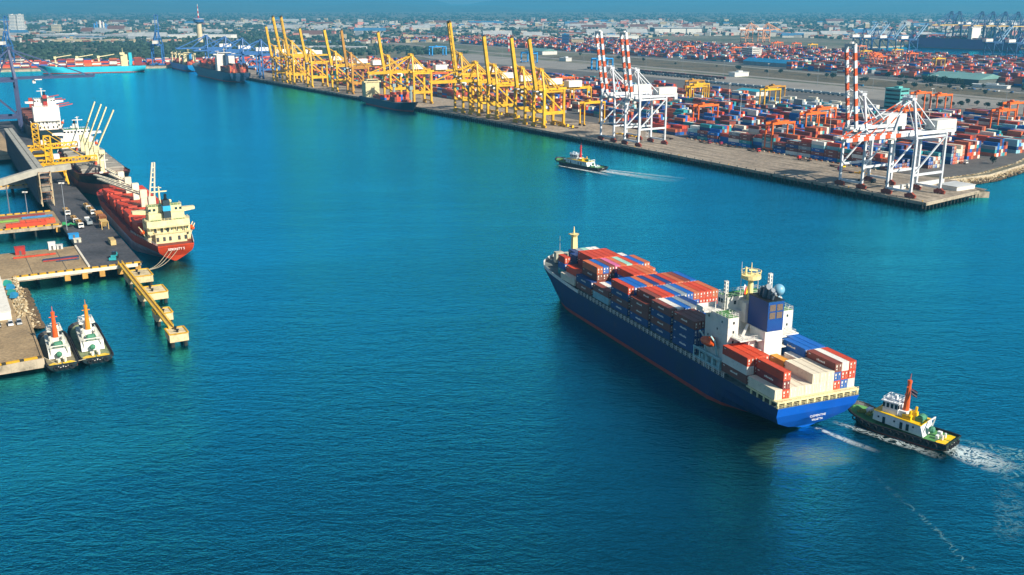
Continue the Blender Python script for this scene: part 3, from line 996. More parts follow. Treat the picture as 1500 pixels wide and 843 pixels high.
# ---- tugs; local x forward from the transom, y to port
tugwhite = P('tug_white', 'e4e8ea', .45, .2, .4, rust=.2)
tugblack = P('tug_black', '1a1c20', .5, .35, .5, rust=.3)
rustred = P('boot_rust', '8a4630', .8, .4, .5)
maststone = P('mast_orange', 'e2601a', .45, .2, .5)
def tug(label, loc, az, L=30, B=9.8, mastm=None, roof=yellowp, house=tugwhite, flag=False, patches=True, deckm=deckgreen, lean=0.0, name2=True):
    t = thing('tugboat', label, 'tugboat', loc, hd(az), 'harbour tugs')
    mastm = mastm or maststone
    k = L / 30
    h, zk = hull_mb(L, B, 2.5, -2.5, bow=.34, stern=.1, rake=2.5, counter=.5, flare=1.1, sheer=2.4, bul=.75, boot=.35, tz=-.4, tw=.93, nst=20, fine_bow=2.4)
    h.build('hull', [tugblack, rustred, deckm, tugblack, tugblack], t)
    for s in (1, -1):
        fd = MB()
        pts = [deck_edge(zk, L * i / 24, s) for i in range(25)]
        for a, b in zip(pts, pts[1:]):
            fd.bar(a + Vector((0, s * .1, -.35)), b + Vector((0, s * .1, -.35)), .55, .5)
        fd.build('rubbing_strake', rubber, t)
    for s in (1, -1):
        for i in range(1, 13):
            p = deck_edge(zk, L * (.03 + .94 * i / 13), s)
            MB().torus((p.x, p.y + s * .35, p.z - 1.05), .55, .22, 'y', 10, 5).build('tyre_fender', rubber, t)
    for y in (-2.4, -.8, .8, 2.4):
        MB().torus((-.3, y * B / 9.8, 1.3), .55, .22, 'x', 10, 5).build('tyre_fender', rubber, t)
    dk = 2.0
    hs = MB()
    x0, x1 = 8.2 * k, 22.4 * k
    w = B * .36
    hs.hexa([(x0 - 1.0, -w, dk), (x1, -w * .86, dk + .9), (x1, w * .86, dk + .9), (x0 - 1.0, w, dk)], [(x0, -w, dk + 3.0), (x1 - .2, -w * .86, dk + 3.6), (x1 - .2, w * .86, dk + 3.6), (x0, w, dk + 3.0)])
    hs.build('deckhouse', house, t)
    rf = MB()
    rf.hexa([(x0 - .1, -w - .1, dk + 3.02), (x1 - .1, -w * .86 - .1, dk + 3.62), (x1 - .1, w * .86 + .1, dk + 3.62), (x0 - .1, w + .1, dk + 3.02)],
            [(x0 - .1, -w - .1, dk + 3.2), (x1 - .1, -w * .86 - .1, dk + 3.8), (x1 - .1, w * .86 + .1, dk + 3.8), (x0 - .1, w + .1, dk + 3.2)])
    rf.build('deckhouse_roof', roof, t)
    dr = Each('door', glass, t)
    for s in (1, -1):
        for xx in (11.5, 13.4, 18.6):
            y = s * (w * (1 - .14 * (xx * k - x0) / (x1 - x0)) + .03)
            dr.box(xx * k, xx * k + .8, y - .04, y + .04, dk + .55, dk + 2.5)
        for xx in (10, 15.6, 20.4):
            y = s * (w * (1 - .14 * (xx * k - x0) / (x1 - x0)) + .03)
            Each('porthole', glass, t).box(xx * k, xx * k + .5, y - .04, y + .04, dk + 1.9, dk + 2.4)
    wh = MB()
    wx0, wx1, ww = 15.6 * k, 20.2 * k, w * .62
    wz = dk + 3.5
    wh.frustum(wx0, wx1, -ww, ww, wz, wz + 3.4, .15, .12)
    wh.box(wx0 - .4, wx1 + .5, -ww - .35, ww + .35, wz + 3.4, wz + 3.6)
    wh.box(wx0 - 2.2, wx0, -ww * .8, ww * .8, wz, wz + 1.6)
    wh.build('wheelhouse', house, t)
    wi = Each('window', glass, t)
    n = 4
    for s in (1, -1):
        for i in range(n):
            x = wx0 + .35 + i * (wx1 - wx0 - .9) / (n - 1)
            wi.box(x - .05, x + .62, s * (ww - .02) - .06, s * (ww - .02) + .06, wz + 1.75, wz + 3.0)
    for i in range(4):
        y = -ww * .8 + i * ww * 1.6 / 3
        wi.box(wx1 - .16, wx1 + .02, y - .36, y + .36, wz + 1.75, wz + 3.0)
        if i in (0, 3): wi.box(wx0 - .02, wx0 + .16, y - .36, y + .36, wz + 1.8, wz + 3.0)
    tp = MB()
    railing(tp, [(wx0, -ww, wz + 3.6), (wx1, -ww, wz + 3.6), (wx1, ww, wz + 3.6), (wx0, ww, wz + 3.6), (wx0, -ww, wz + 3.6)], 1.0, .06, 1.2)
    tp.tube((wx1 - 1.2, 0, wz + 3.6), (wx1 - 1.2, 0, wz + 5.6), .1)
    tp.bar((wx1 - 1.2, -.9, wz + 5.2), (wx1 - 1.2, .9, wz + 5.2), .16)
    tp.box(wx1 - 2.6, wx1 - 1.8, -ww * .7, -ww * .3, wz + 3.6, wz + 4.7)
    tp.box(wx1 - 2.6, wx1 - 2.0, ww * .2, ww * .7, wz + 3.6, wz + 4.5)
    tp.build('wheelhouse_railing', house, t)
    mt = MB()
    mz = wz + 1.4
    mx = wx0 - 1.2
    mt.tube((mx, 0, wz), (mx - .3 + lean, 0, mz + 8.2), 1.0, .5, 10)
    mt.tube((mx - .3 + lean, 0, mz + 8.2), (mx - .3 + lean, 0, mz + 9.0), .62, .62, 10)
    mt.bar((mx - .2 + lean, -1.3, mz + 7.2), (mx - .2 + lean, 1.3, mz + 7.2), .22)
    mt.bar((mx - .1, -1.0, mz + 4.4), (mx + .9, -.4, mz + 4.4), .25)
    mt.tube((mx - .3 + lean, 0, mz + 9.0), (mx - .5 + lean * 1.4, 0, mz + 11.0), .12, .05, 6)
    mt.build('mast', mastm, t)
    for s in (1, -1):
        f = MB()
        f.box(11.6 * k, 14.2 * k, s * w * .55 - .65, s * w * .55 + .65, dk + 3.2, dk + 4.6)
        f.tube((12.2 * k, s * w * .55, dk + 4.6), (12.0 * k, s * w * .55, dk + 6.0), .42, .36)
        f.build('exhaust_casing', roof if roof is not deckgreen else house, t)
    wn_ = MB()
    wn_.tube((9.6 * k, -1.1, dk + 4.1), (9.6 * k, 1.1, dk + 4.1), 1.0, n=12)
    wn_.box(8.6 * k, 10.8 * k, -1.5, -1.2, dk + 3, dk + 4.6); wn_.box(8.6 * k, 10.8 * k, 1.2, 1.5, dk + 3, dk + 4.6)
    wn_.ball((6.2 * k, .3, dk + 1.7), 1.0, 8, 6)
    wn_.build('towing_winch', P('winch_teal', '3f7f62', .6, .4, .6), t)
    ga = MB()
    for y in (-w * .8, w * .8):
        ga.bar((x0 - .4, y, dk), (x0 - 1.4, y * .9, dk + 4.4), .28)
    ga.bar((x0 - 1.4, -w * .72, dk + 4.4), (x0 - 1.4, w * .72, dk + 4.4), .28)
    ga.box(3.9 * k, 5.0 * k, -1.6, -.5, dk - .2, dk + 1.3); ga.box(4.0 * k, 4.6 * k, .3, 1.5, dk - .2, dk + .9)
    ga.tube((2.8 * k, -1.0, dk), (2.8 * k, -1.0, dk + 1.3), .3); ga.tube((2.8 * k, 1.0, dk), (2.8 * k, 1.0, dk + 1.3), .3)
    ga.box(24.2 * k, 25.6 * k, -1.1, 1.1, dk + .9, dk + 2.5)
    ga.build('deck_gear', house, t)
    if patches:
        pa = MB()
        for s in (1, -1):
            pa.prism([(.9, s * .25), (3.4 * k, s * .25), (3.9 * k, s * B * .3), (2.6 * k, s * B * .42), (.9, s * B * .40)], 1.78, 1.84)
        pa.build('yellow_deck_hatch', yellowp, t)
    fo = MB()
    for i in range(9):
        r_ = random.Random(i)
        x, y = (23.5 + r_.uniform(0, 4)) * k, r_.uniform(-2.4, 2.4)
        fo.ball((x, y, dk + 1.6), r_.uniform(.4, .8), 6, 5)
    fo.build('mooring_ropes', P('rope_mix', '8f8a3a', .9, .6, 2.2), t)
    if name2:
        nm = MB()
        for z, hw in ((1.55, 1.5),):
            nm.box(-.16, -.06, -hw, hw, z - .22, z + .22)
        nm.build('name_board', P('letter_white', 'f4f2ea', .5, .05), t)
    if flag:
        fl = MB()
        for i, (mm) in enumerate((0, 1, 2, 2, 1, 0)):
            z = mz + 6.9 - i * .3
            fl.mi(mm).add([(mx - 1.0, .1, z), (mx - 2.9, .5, z - .5), (mx - 2.9, .5, z - .8), (mx - 1.0, .1, z - .3)], [(0, 1, 2, 3)])
        fl.build('ensign', [redp, white, hullblue_shaded], t)
    return t

tug('black and white tug with tall orange mast pushing at the stern of the container ship', (118.9, 246.1, 0), -44.5, 29, 9.6, flag=True)
tug('small black tug with red mast steaming past the white cranes with a wake', (65.2, 709.5, 0), -41.5, 46.0, 12, mastm=redp, house=P('tug_ice', 'dfeaf0', .45, .15), patches=False)
tug('moored tug with leaning orange mast tied against the car park quay', LP(-117, -45.9), -30, 32, 9.4, roof=P('tug_roof_pale', 'cfd0c2', .6, .4, .6), deckm=P('tug_deck_tan', '8c8468', .8, .5, .5), mastm=P('mast_deep_orange', 'e65a16', .5, .2), house=P('tug_white_worn', 'e2e2d6', .5, .35, .5, rust=.3), lean=.5)
tug('outer moored tug with amber mast and yellow stern hatches, tied beside another tug', LP(-115.5, -35.2), -30, 36, 10.0, roof=P('tug_roof_pale', 'cfd0c2', .6, .4, .6), deckm=P('tug_deck_olive', '7f8a62', .8, .5, .5), mastm=P('mast_amber', 'e08a1c', .5, .2), house=P('tug_white_clean', 'ecece2', .45, .2, .5))
ro = MB()
a_, b_ = LP(-112, -51.3, 4.2), LP(-116.8, -47, 2.2)
ro.tube(a_, b_, .09, n=5)
tag(ro.build('mooring_rope', P('rope_pale', 'cfc3a4', .9, .2)), 'pale rope from the car park quay to the inner moored tug', 'rope')
ro = MB().tube(LP(-116.5, -42.5, 2.3), LP(-115.2, -38, 2.3), .09, n=5)
tag(ro.build('mooring_rope', MATS['rope_pale']), 'pale rope tying the two moored tugs together at their sterns', 'rope')
# ------------------------------------------------------------------ quay cranes; local x along the quay, y towards the water from the water-side rail
def sts_crane(label, loc, rz, main, house=None, group=None, W=18.0, G=27.0, hg=37.0, ha=59.0, boomL=50.0, back=16.0, up=True, stripe=None, tk=1.5, twin=True,
              kink=False, headm=None, bogiem=None, boomm=None, angle=81.0, brace='a', detail=True):
    t = thing('quay_crane', label, 'crane', loc, rz, group)
    bogiem = bogiem or main
    boomm = boomm or main
    headm = headm or main
    for sx in (1, -1):
        for y in (0, -G):
            m = MB()
            xx = sx * W / 2
            if y == 0:
                if kink:
                    m.bar((xx, 0, 2.6), (xx * 1.02, 0, hg - 2), tk); m.bar((xx * 1.02, 0, hg - 2.4), (sx * 3.0, -1.5, ha), tk * .9)
                else:
                    m.bar((xx, 0, 2.6), (xx, 0, hg + 1), tk)
            else:
                m.bar((xx, y, 2.6), (xx, y, hg + .6), tk)
            m.build('leg', main, t)
            b = MB()
            b.box(xx - 3.8, xx + 3.8, y - .6, y + .6, 1.3, 2.2)
            b.frustum(xx - 2.9, xx + 2.9, y - .75, y + .75, 2.2, 3.5, 1.9, .1)
            for q in (-3.1, -1.9, -.7, .7, 1.9, 3.1):
                b.tube((xx + q, y - .5, .62), (xx + q, y + .5, .62), .55, n=8)
            for q in (-2.5, 2.5):
                b.box(xx + q - 1.1, xx + q + 1.1, y - .8, y + .8, .7, 1.5)
            b.build('wheel_bogie', bogiem, t)
    for y in (0, -G):
        MB().box(-W / 2, W / 2, y - tk * .4, y + tk * .4, 3.0, 4.3).build('sill_beam', main, t)
        MB().box(-W / 2 - tk * .4, W / 2 + tk * .4, y - tk * .45, y + tk * .45, hg - 2.3, hg - .4).build('cross_beam', main, t)
    for sx in (1, -1):
        x = sx * W / 2
        MB().bar((x, 0, 13.5), (x, -G, 13.5), tk * .8, tk * (1.4 if brace == 'b' else 1)).build('portal_beam', main, t)
        if brace == 'a':
            MB().bar((x, -.4, 13.8), (x, -G + .4, hg - 1.5), tk * .6).build('diagonal_brace', main, t)
        else:
            MB().bar((x, -.4, hg - 1.5), (x, -G + .4, 13.8), tk * .6).build('diagonal_brace', main, t)
        MB().bar((x, 0, hg - 1), (x, -G, hg - 1), tk * .6, tk * .8).build('upper_tie', main, t)
    gx = 3.2 if stripe else (2.6 if twin else 1.2)
    for sx in ((1, -1) if twin else (0,)):
        g = MB()
        wd = 1.1 if twin else 3.0
        g.box(sx * gx - wd / 2, sx * gx + wd / 2, -G - back, 3.0, hg - .3, hg + 1.7)
        g.build('main_girder', main, t)
    # apex frame, back stays
    if not kink:
        for sx in (1, -1):
            MB().bar((sx * W / 2, 0, hg), (sx * 2.2, -2.0, ha), tk * .75).build('apex_leg', main, t)
    MB().box(-3.6, 3.6, -3.2, .8, ha - .5, ha + .9).build('apex_platform', main, t)
    if detail:
        ap = MB()
        railing(ap, [(-3.6, -3.2, ha + .9), (3.6, -3.2, ha + .9), (3.6, .8, ha + .9), (-3.6, .8, ha + .9), (-3.6, -3.2, ha + .9)], 1.2, .08, 1.8)
        ap.box(-1.2, 1.2, -2, -.2, ha + .9, ha + 2.2)
        ap.build('apex_railing', main, t)
    for sx in (1, -1):
        MB().bar((sx * 2.4, -2.0, ha), (sx * 2.8, -G + 1, hg + 1.4), tk * .42).build('back_stay', main, t)
        MB().bar((sx * 2.4, -2.0, ha - .6), (sx * 2.6, -G * .45, hg + 1.4), tk * .3).build('back_stay', main, t)
    # boom
    ang = radians(angle) if up else 0.0
    hinge = Vector((0, 3.4, hg + .7))
    dv = Vector((0, cos(ang), sin(ang)))
    nv = Vector((0, -sin(ang), cos(ang)))
    bx = (3.2 if stripe else 2.6) if twin else 0
    mats = [boomm, stripe or boomm]
    for sx in ((1, -1) if twin else (0,)):
        b = MB()
        seg = 11 if stripe else 1
        for i in range(seg):
            p = hinge + dv * (boomL * i / seg) + Vector((sx * bx, 0, 0))
            q = hinge + dv * (boomL * (i + 1) / seg) + Vector((sx * bx, 0, 0))
            b.mi(i % 2)
            b.bar(p, q, (1.35 if twin else 2.9), (2.2 if twin else 3.0))
        b.build('boom_beam', mats, t)
    ti = MB()
    if twin:
        k = 9
        for i in range(k + 1):
            c = hinge + dv * (boomL * (i + .15) / (k + .3))
            ti.bar(c - Vector((bx, 0, 0)), c + Vector((bx, 0, 0)), .45)
            if i < k and detail:
                d_ = hinge + dv * (boomL * (i + 1.15) / (k + .3))
                s_ = 1 if i % 2 else -1
                ti.bar(c - Vector((bx * s_, 0, 0)), d_ + Vector((bx * s_, 0, 0)), .25)
    tip = hinge + dv * boomL
    ti.bar(tip - Vector((bx + .9, 0, 0)), tip + Vector((bx + .9, 0, 0)), 1.5)
    ti.bar(tip, tip + dv * 1.2 + nv * 1.6, 2.0, 1.6)
    ti.build('boom_head', white if stripe else headm, t)
    wk = MB()
    railing(wk, [hinge + dv * 1 + Vector((bx + 1.2, 0, 0)) + nv * .8, hinge + dv * (boomL - 1) + Vector((bx + 1.2, 0, 0)) + nv * .8], .9, .09, 4.0, 1)
    wk.build('boom_walkway', main, t)
    if up:
        for sx in (1, -1):
            mid = hinge + dv * (boomL * .5) + Vector((sx * bx, 0, 0))
            el = Vector((sx * 2.4, 1.0, (ha + mid.z) / 2 + 5))
            MB().bar((sx * 2.4, -1.2, ha), mid, .35).build('fore_stay', main, t)
    else:
        for sx in (1, -1):
            for f in (.45, .93):
                st = MB()
                a = Vector((sx * 2.4, -1.2, ha)); b2 = hinge + dv * (boomL * f) + Vector((sx * bx, 0, 1))
                seg = 6 if stripe else 1
                for i in range(seg):
                    st.mi(i % 2)
                    st.bar(a.lerp(b2, i / seg), a.lerp(b2, (i + 1) / seg), tk * .42)
                st.build('fore_stay', [main, stripe or main], t)
    h = MB()
    h.box(-4.2, 4.2, *((-G - back + 1, -G + 3.5) if back < 22 else (-G - 24, -G - 9)), hg + 1.9, hg + 7.4)
    h.build('machinery_house', house or white, t)
    if detail:
        hh = MB()
        railing(hh, [(-4.4, -G - back + .6, hg + 1.8), (4.4, -G - back + .6, hg + 1.8), (4.4, -G + 4, hg + 1.8)], 1.1, .08, 1.6)
        hh.box(-.8, .8, -G - back - 3.0, -G - back, hg - 3, hg + 2)
        hh.build('house_platform', main, t)
    tc = MB()
    ty = 2 if up else boomL * .3
    tc.box(-3.2, 3.2, ty - 3, ty + 3, hg - 1.3, hg - .35)
    tc.box(-1.3, 1.3, ty - 4.6, ty - 2.2, hg - 4.2, hg - 1.3)
    tc.build('trolley_cab', house or white, t)
    if detail:
        lad = MB()
        x, y = W / 2 + 1.4, -G
        z = 4.0
        k = 0
        while z < hg - 3:
            lad.bar((x, y + (0 if k % 2 else 3), z), (x, y + (3 if k % 2 else 0), z + 3.2), .7, .12)
            lad.box(x - .5, x + .5, y - .6, y + 3.6, z - .06, z + .06)
            z += 3.2; k += 1
        lad.bar((x + .5, y - .5, 3), (x + .5, y - .5, hg), .16); lad.bar((x + .5, y + 3.5, 3), (x + .5, y + 3.5, hg), .16)
        lad.build('stair_tower', main, t)
    return t

cwhite = P('crane_white', 'd6dade', .45, .16, .2, rust=.12)
cred = P('stripe_orange_red', 'cf5214', .5, .2, .4)
bogred = P('bogie_brown_red', '8e3a22', .6, .35, .5)
cyel = P('crane_yellow', 'e2ae00', .5, .3, .2, rust=.2)
cyold = P('crane_old_yellow', 'b98420', .55, .4, .3, rust=.3)
cblue = P('crane_blue', '2c66a4', .5, .3, .2)
cdark = P('crane_steel_blue', '34426a', .5, .3, .2, rust=.2)
corange = P('gantry_orange', 'ea6c0c', .5, .22, .3, rust=.12)
cskyb = P('gantry_sky_blue', '1d8fd4', .5, .2, .3)
RZQ = Q.rz()                          # local x points away along the quay, local +y towards the water
wk_ = dict(main=cwhite, stripe=cred, kink=True, bogiem=bogred, W=17, tk=1.35, G=27.3, hg=36.5, ha=57.5, boomL=51, house=white)
WG = 'white container cranes'
sts_crane('white quay crane nearest the quay tip, its striped boom lowered level over the water', Q(24, 5.5, 4), RZQ, up=False, group=WG, **wk_)
sts_crane('white quay crane with raised striped boom, next to the one with the lowered boom', Q(60, 5.5, 4), RZQ, up=True, group=WG, **wk_)
sts_crane('white quay crane with raised striped boom, alone side of the mid-quay pair nearer the tip', Q(284, 6, 4), RZQ, up=True, group=WG, **dict(wk_, ha=60, hg=38, W=18))
sts_crane('white quay crane with raised striped boom, the mid-quay one next to the yellow cranes', Q(317, 6, 4), RZQ, up=True, group=WG, **dict(wk_, ha=60, hg=38, W=18))
YG = 'yellow container cranes'
ky = dict(main=cyel, group=YG, brace='b', W=18, G=22, tk=2.1, hg=34, ha=52, boomL=46, back=33, house=white, twin=False, angle=82)
rows_y = [  # u, n, boom up, size, label
    (428, 9, True, 1.0, 'yellow quay crane with raised boom, closest of the yellow ones to the white cranes', None),
    (461, 9, True, 1.0, 'yellow quay crane with raised boom, second from the white cranes', None),
    (512, 8, True, 1.0, 'yellow quay crane with raised boom, third from the white cranes, beside a lowered boom', None),
    (549, 8, False, 1.02, 'yellow quay crane with lowered boom, the one nearer the white cranes', None),
    (582, 8, True, 1.13, 'tallest yellow quay crane, boom raised, standing between the two lowered booms', None),
    (693, 5, False, 1.05, 'yellow quay crane with lowered boom over the dark feeder ship', None),
    (752, 3, True, .98, 'yellow quay crane with raised boom just behind the feeder ship bridge', None),
    (856, -2, True, .98, 'old brownish yellow quay crane with raised boom beyond the feeder ship', 'old'),
    (903, -4, True, .98, 'yellow quay crane with raised boom next to the brownish one', None),
    (985, -8, True, .98, 'yellow quay crane with raised boom standing alone on the far quay', None),
    (1052, -10, True, 1.14, 'very tall yellow quay crane at the far end, nearer of the tall pair', None),
    (1082, -11, True, 1.14, 'very tall yellow quay crane at the far end, farther of the tall pair', None),
    (1118, -13, True, .98, 'small yellow quay crane with raised boom, last before the blue cranes', None)]
for u, n, up, sz, lab, old in rows_y:
    kk = dict(ky)
    for q in ('hg', 'ha', 'boomL'): kk[q] = kk[q] * sz
    if old: kk['main'] = cyold
    kk['angle'] = 82 + R.uniform(-2.2, 1.6)
    if up: kk['headm'] = P('head_dark', '4d3b1a', .6, .3)
    if sz > 1.04 and up: kk.update(twin=True, boomL=54 * sz / 1.13, hg=39, ha=60)
    sts_crane(lab, Q(u, n, 4), RZQ, up=up, detail=u < 800, **kk)
# blue cranes round the head of the basin
BG = 'blue container cranes'
kb_ = dict(main=cblue, group=BG, W=18, G=26, tk=1.9, hg=36, ha=58, boomL=48, back=18, detail=False, brace='a')
BLUE_LAST = [('blue quay crane with boom down over the grey container ship, nearest the yellow cranes', Q(1180, -14, 4), RZQ, False),
             ('blue quay crane with boom down amidships of the grey container ship', Q(1262, -18, 4), RZQ, False),
             ('blue quay crane with boom down at the bow of the grey container ship', Q(1350, -20, 4), RZQ, False),
             ('blue quay crane with boom down over the light blue moored ship', Q(1450, -24, 4), RZQ, False)]
for lab, loc, rz, up in BLUE_LAST:
    sts_crane(lab, loc, rz, up=up, **kb_)
BQ = Frame(-653, 1893, 68)            # basin head quay, u to the right along its edge, n (right of u) towards the water
sts_crane('blue quay crane with boom raised, standing alone beside the turquoise ship', (-668, 1930, 4), radians(12), up=True, **dict(kb_, hg=38, ha=62, boomL=52, tk=2.2))

# ------------------------------------------------------------------ yard gantries; local x along the stacks, y across
def rtg(label, loc, rz, m, group, span=23.5, h=20.5, wb=7.0, tk=1.0, detail=True):
    t = thing('yard_gantry', label, 'gantry crane', loc, rz, group)
    for sy in (1, -1):
        for sx in (1, -1):
            MB().bar((sx * wb / 2, sy * span / 2, 1.4), (sx * wb / 2, sy * span / 2, h), tk).build('leg', m, t)
        MB().box(-wb / 2 - 1.5, wb / 2 + 1.5, sy * span / 2 - .5, sy * span / 2 + .5, 1.2, 2.2).build('sill_beam', m, t)
        for q in (-wb / 2 - .9, -wb / 2 + .6, wb / 2 - .6, wb / 2 + .9):
            MB().tube((q, sy * span / 2 - .5, .75), (q, sy * span / 2 + .5, .75), .75, n=10).build('wheel', rubber, t)
        MB().bar((-wb / 2, sy * span / 2, h - .6), (wb / 2, sy * span / 2, h - .6), tk * .9).build('end_tie', m, t)
    for sx in (1, -1):
        MB().box(sx * wb / 2 - tk * .5, sx * wb / 2 + tk * .5, -span / 2 - .7, span / 2 + .7, h, h + 1.7).build('top_girder', m, t)
    c = MB()
    c.box(-wb / 2, wb / 2, 2.0, 6.6, h + 1.7, h + 2.6); c.box(-1.6, 1.6, 3, 5.4, h + 2.6, h + 3.7)
    c.build('trolley', m, t)
    MB().box(-1.1, 1.1, 6.2, 8.0, h - 2.4, h).build('operator_cab', white, t)
    b = MB()
    b.box(wb / 2 + .5, wb / 2 + 2.0, -span / 2 - .9, -span / 2 + .9, 2.2, 5.0)
    b.build('engine_box', white, t)
    return t

RG = 'rubber-tyred yard gantries'
RT = [ # u, n, colour
    (203, 90, corange, 'orange yard gantry astride the first stack row, facing the open apron'),
    (239, 166, corange, 'orange yard gantry deep in the stacks directly behind the front gantry'),
    (339, 135, corange, 'orange yard gantry behind the mid-quay white cranes'),
    (262, 205, corange, 'orange yard gantry in the middle rows, left of the deep orange one'),
    (294, 415, corange, 'nearer of two orange yard gantries side by side near the scrub strip'),
    (322, 419, corange, 'farther of two orange yard gantries side by side near the scrub strip'),
    (205, 400, corange, 'orange yard gantry at the inland edge of the stacks nearest the shed'),
    (170, 330, corange, 'lower orange yard gantry near the inland edge of the stacks'),
    (215, 262, corange, 'orange yard gantry standing behind the lowered white boom'),
    (436, 316, cyel, 'yellow yard gantry between the white stacks near the rail yard'),
    (462, 350, cyold, 'weathered yellow yard gantry next to the blue roofed canopy'),
    (507, 273, cyel, 'yellow yard gantry behind the mid-quay white cranes, nearer of two'),
    (533, 300, cyel, 'yellow yard gantry behind the mid-quay white cranes, farther of two'),
    (575, 330, cyold, 'weathered yellow yard gantry by the rail yard'),
    (416, 62, cyel, 'yellow yard gantry at the quay edge beside the last yellow crane'),
    (640, 170, cyel, 'yellow yard gantry inland of the lowered yellow booms'),
    (560, 150, cyel, 'yellow yard gantry inland of the third raised yellow boom'),
    (790, 120, corange, 'orange yard gantry behind the dark feeder ship, nearer one'),
    (860, 128, corange, 'orange yard gantry behind the dark feeder ship, farther one'),
    (700, 225, corange, 'orange yard gantry deep behind the lowered booms')]
for u, n, m, lab in RT:
    rtg(lab, Q(u, n, 4), RZQ, m, RG, h=20.5)
for u, n, tw, lab in ((1070, 556, 0, 'sky blue rail gantry by the goods trains, nearer the white cranes'), (1329, 570, 90, 'sky blue rail gantry seen end on behind the yellow booms'), (1661, 540, 0, 'sky blue rail gantry farthest along the rail yard')):
    rtg(lab, Q(u, n, 3.9), RZQ + radians(tw), cskyb, 'rail yard gantries', span=34, h=19, wb=15, tk=2.2)
FG = 'gantries in the far yard'
rr = random.Random(4)
far_spots = sorted([(rr.uniform(250, 1500), rr.uniform(960, 1400)) for _ in range(22)], key=lambda q: bearing(Q(*q)))
for i, (u, n) in enumerate(far_spots):
    m = rr.choice([corange, corange, P('gantry_coral', 'e88a5a', .5, .2), cyel])
    nm = {'gantry_orange': 'orange', 'gantry_coral': 'coral', 'crane_yellow': 'yellow'}[m.name]
    rtg(f'small {nm} gantry, {word(i)} from left among gantries of the hazy far yard', Q(u, n, 4), RZQ, m, FG)
# cranes along the second basin
fgrey = P('crane_pale_blue', '8fb4cf', .5, .2)
fnavy = P('crane_navy', '2c4f7d', .5, .2)
ksb = dict(main=fnavy, W=20, G=28, tk=2.0, hg=36, ha=56, boomL=46, back=20, detail=False, boomm=fgrey, house=white)
for i, u in enumerate((1232, 1200, 1156, 1100, 899, 850, 795)):
    sts_crane(f'navy crane with pale slanting boom, {word(i)} from left on near side of second basin', Q(u, 1425, 4), RZQ + pi, up=True, group='navy cranes of the second basin', angle=42, **ksb)
for i, u in enumerate((1880, 1840)):
    sts_crane(('left' if i == 0 else 'right') + ' one of two hazy orange quay cranes with lowered booms beyond the far yard', Q(u, 1700 + 30 * i, 4), RZQ + pi, up=False, group='hazy orange cranes', **dict(ksb, main=P('crane_coral', 'dd9a66', .5, .2), boomm=P('crane_coral', 'dd9a66')))
for i, u in enumerate((1456, 1431, 1362, 1330, 1294, 1258, 1220)):
    sts_crane(f'tall dark crane with lowered yellow boom, {word(i)} from left behind the plum ship', Q(u, 2045, 4), RZQ, up=False, group='dark cranes with yellow booms', **dict(ksb, main=fnavy, boomm=P('boom_ochre', 'd8b45a', .5, .2), hg=54, ha=90, boomL=80, W=24, tk=2.4, G=32))
# ------------------------------------------------------------------ container yards
rc = random.Random(77)
NEARMIX = 'nnnnnnnnnnrrooobbbbbbBBBBrrkkwwccclltttggoo'
REDMIX = 'nnnnnnnnkkrrrrooooooooobbbBwccgll'
GREENMIX = 'ddddttnnnkrrboog'
FARMIX = 'nnnnnnkkrrrrooooooobbbBlwwccgt'
FRONT = ['nbo', 'tbnr', 'bnwn', 'tnnt', 'bnn', 'bnblw', 'wngn', 'wnBn', 'bBn', 'nlgtn', '', 'btnn', 'bwng', '', 'bnb', 'tBn', 'Bbl', 'brwn']
BACKH = [3, 4, 4, 3, 4, 5, 4, 3, 4, 5, 4, 3, 3, 2, 5, 5, 3, 4]
cells = []                                # (distance, exposed, colour, loc, label)
RZY = Q.rz()
def block(u0, u1, n0, nrows, mix, hlo, hhi, front=None, bname='', pitch=12.62, keep=.96, z=4.01):
    nc = int((u1 - u0) / pitch)
    H = {}
    for i in range(nc):
        base = rc.uniform(hlo, hhi) if not front else BACKH[i % len(BACKH)] + .1
        if not front and rc.random() < .09: base = rc.uniform(0, 1.5)
        for j in range(nrows):
            h = int(round(base + rc.uniform(-1.2, 1.0)))
            H[i, j] = max(0, min(5, h)) if rc.random() < keep else 0
    stk = {}
    for (i, j), h in H.items():
        if front and j == 0 and i < len(front):
            stk[i, j] = front[i]; H[i, j] = len(front[i])
        else:
            run = rc.choice(mix)
            stk[i, j] = ''.join(run if rc.random() < .3 else rc.choice(mix) for _ in range(h))
    for (i, j), st in stk.items():
        for t, ch in enumerate(st):
            ex = t == len(st) - 1 or j == 0 or i == 0 or H.get((i, j - 1), 0) <= t or H.get((i - 1, j), 0) <= t
            if not ex and not (j == nrows - 1 and t == len(st) - 1):
                continue
            loc = Q(u0 + i * pitch + rc.uniform(-.08, .08), n0 + 1.3 + j * 2.56, z + 2.6 * t)
            cells.append((loc.length, ch, loc, t, len(st), i, j, bname))
block(84, 300, 78, 6, NEARMIX, 3.2, 5.2, FRONT, 'block facing the open apron')
for k in range(1, 11):
    n0 = 78 + 30.5 * k
    u0 = (84, 80, 84, 92, 90, 92, 96, 100, 100, 100, 120)[k]
    nm = word(k) + ' block behind the apron'
    u1 = 300 if k < 8 else 280
    block(u0, u1, n0, 6, NEARMIX, 2.6, 5.2, None, nm)
    if k <= 9:
        block(u1 + 14, u1 + 14 + 190, n0, 6, NEARMIX if k < 8 else 'wwccgwnblt', 2.6 if k < 7 else 1.6, 5.0 if k < 7 else 3.8, None, '')
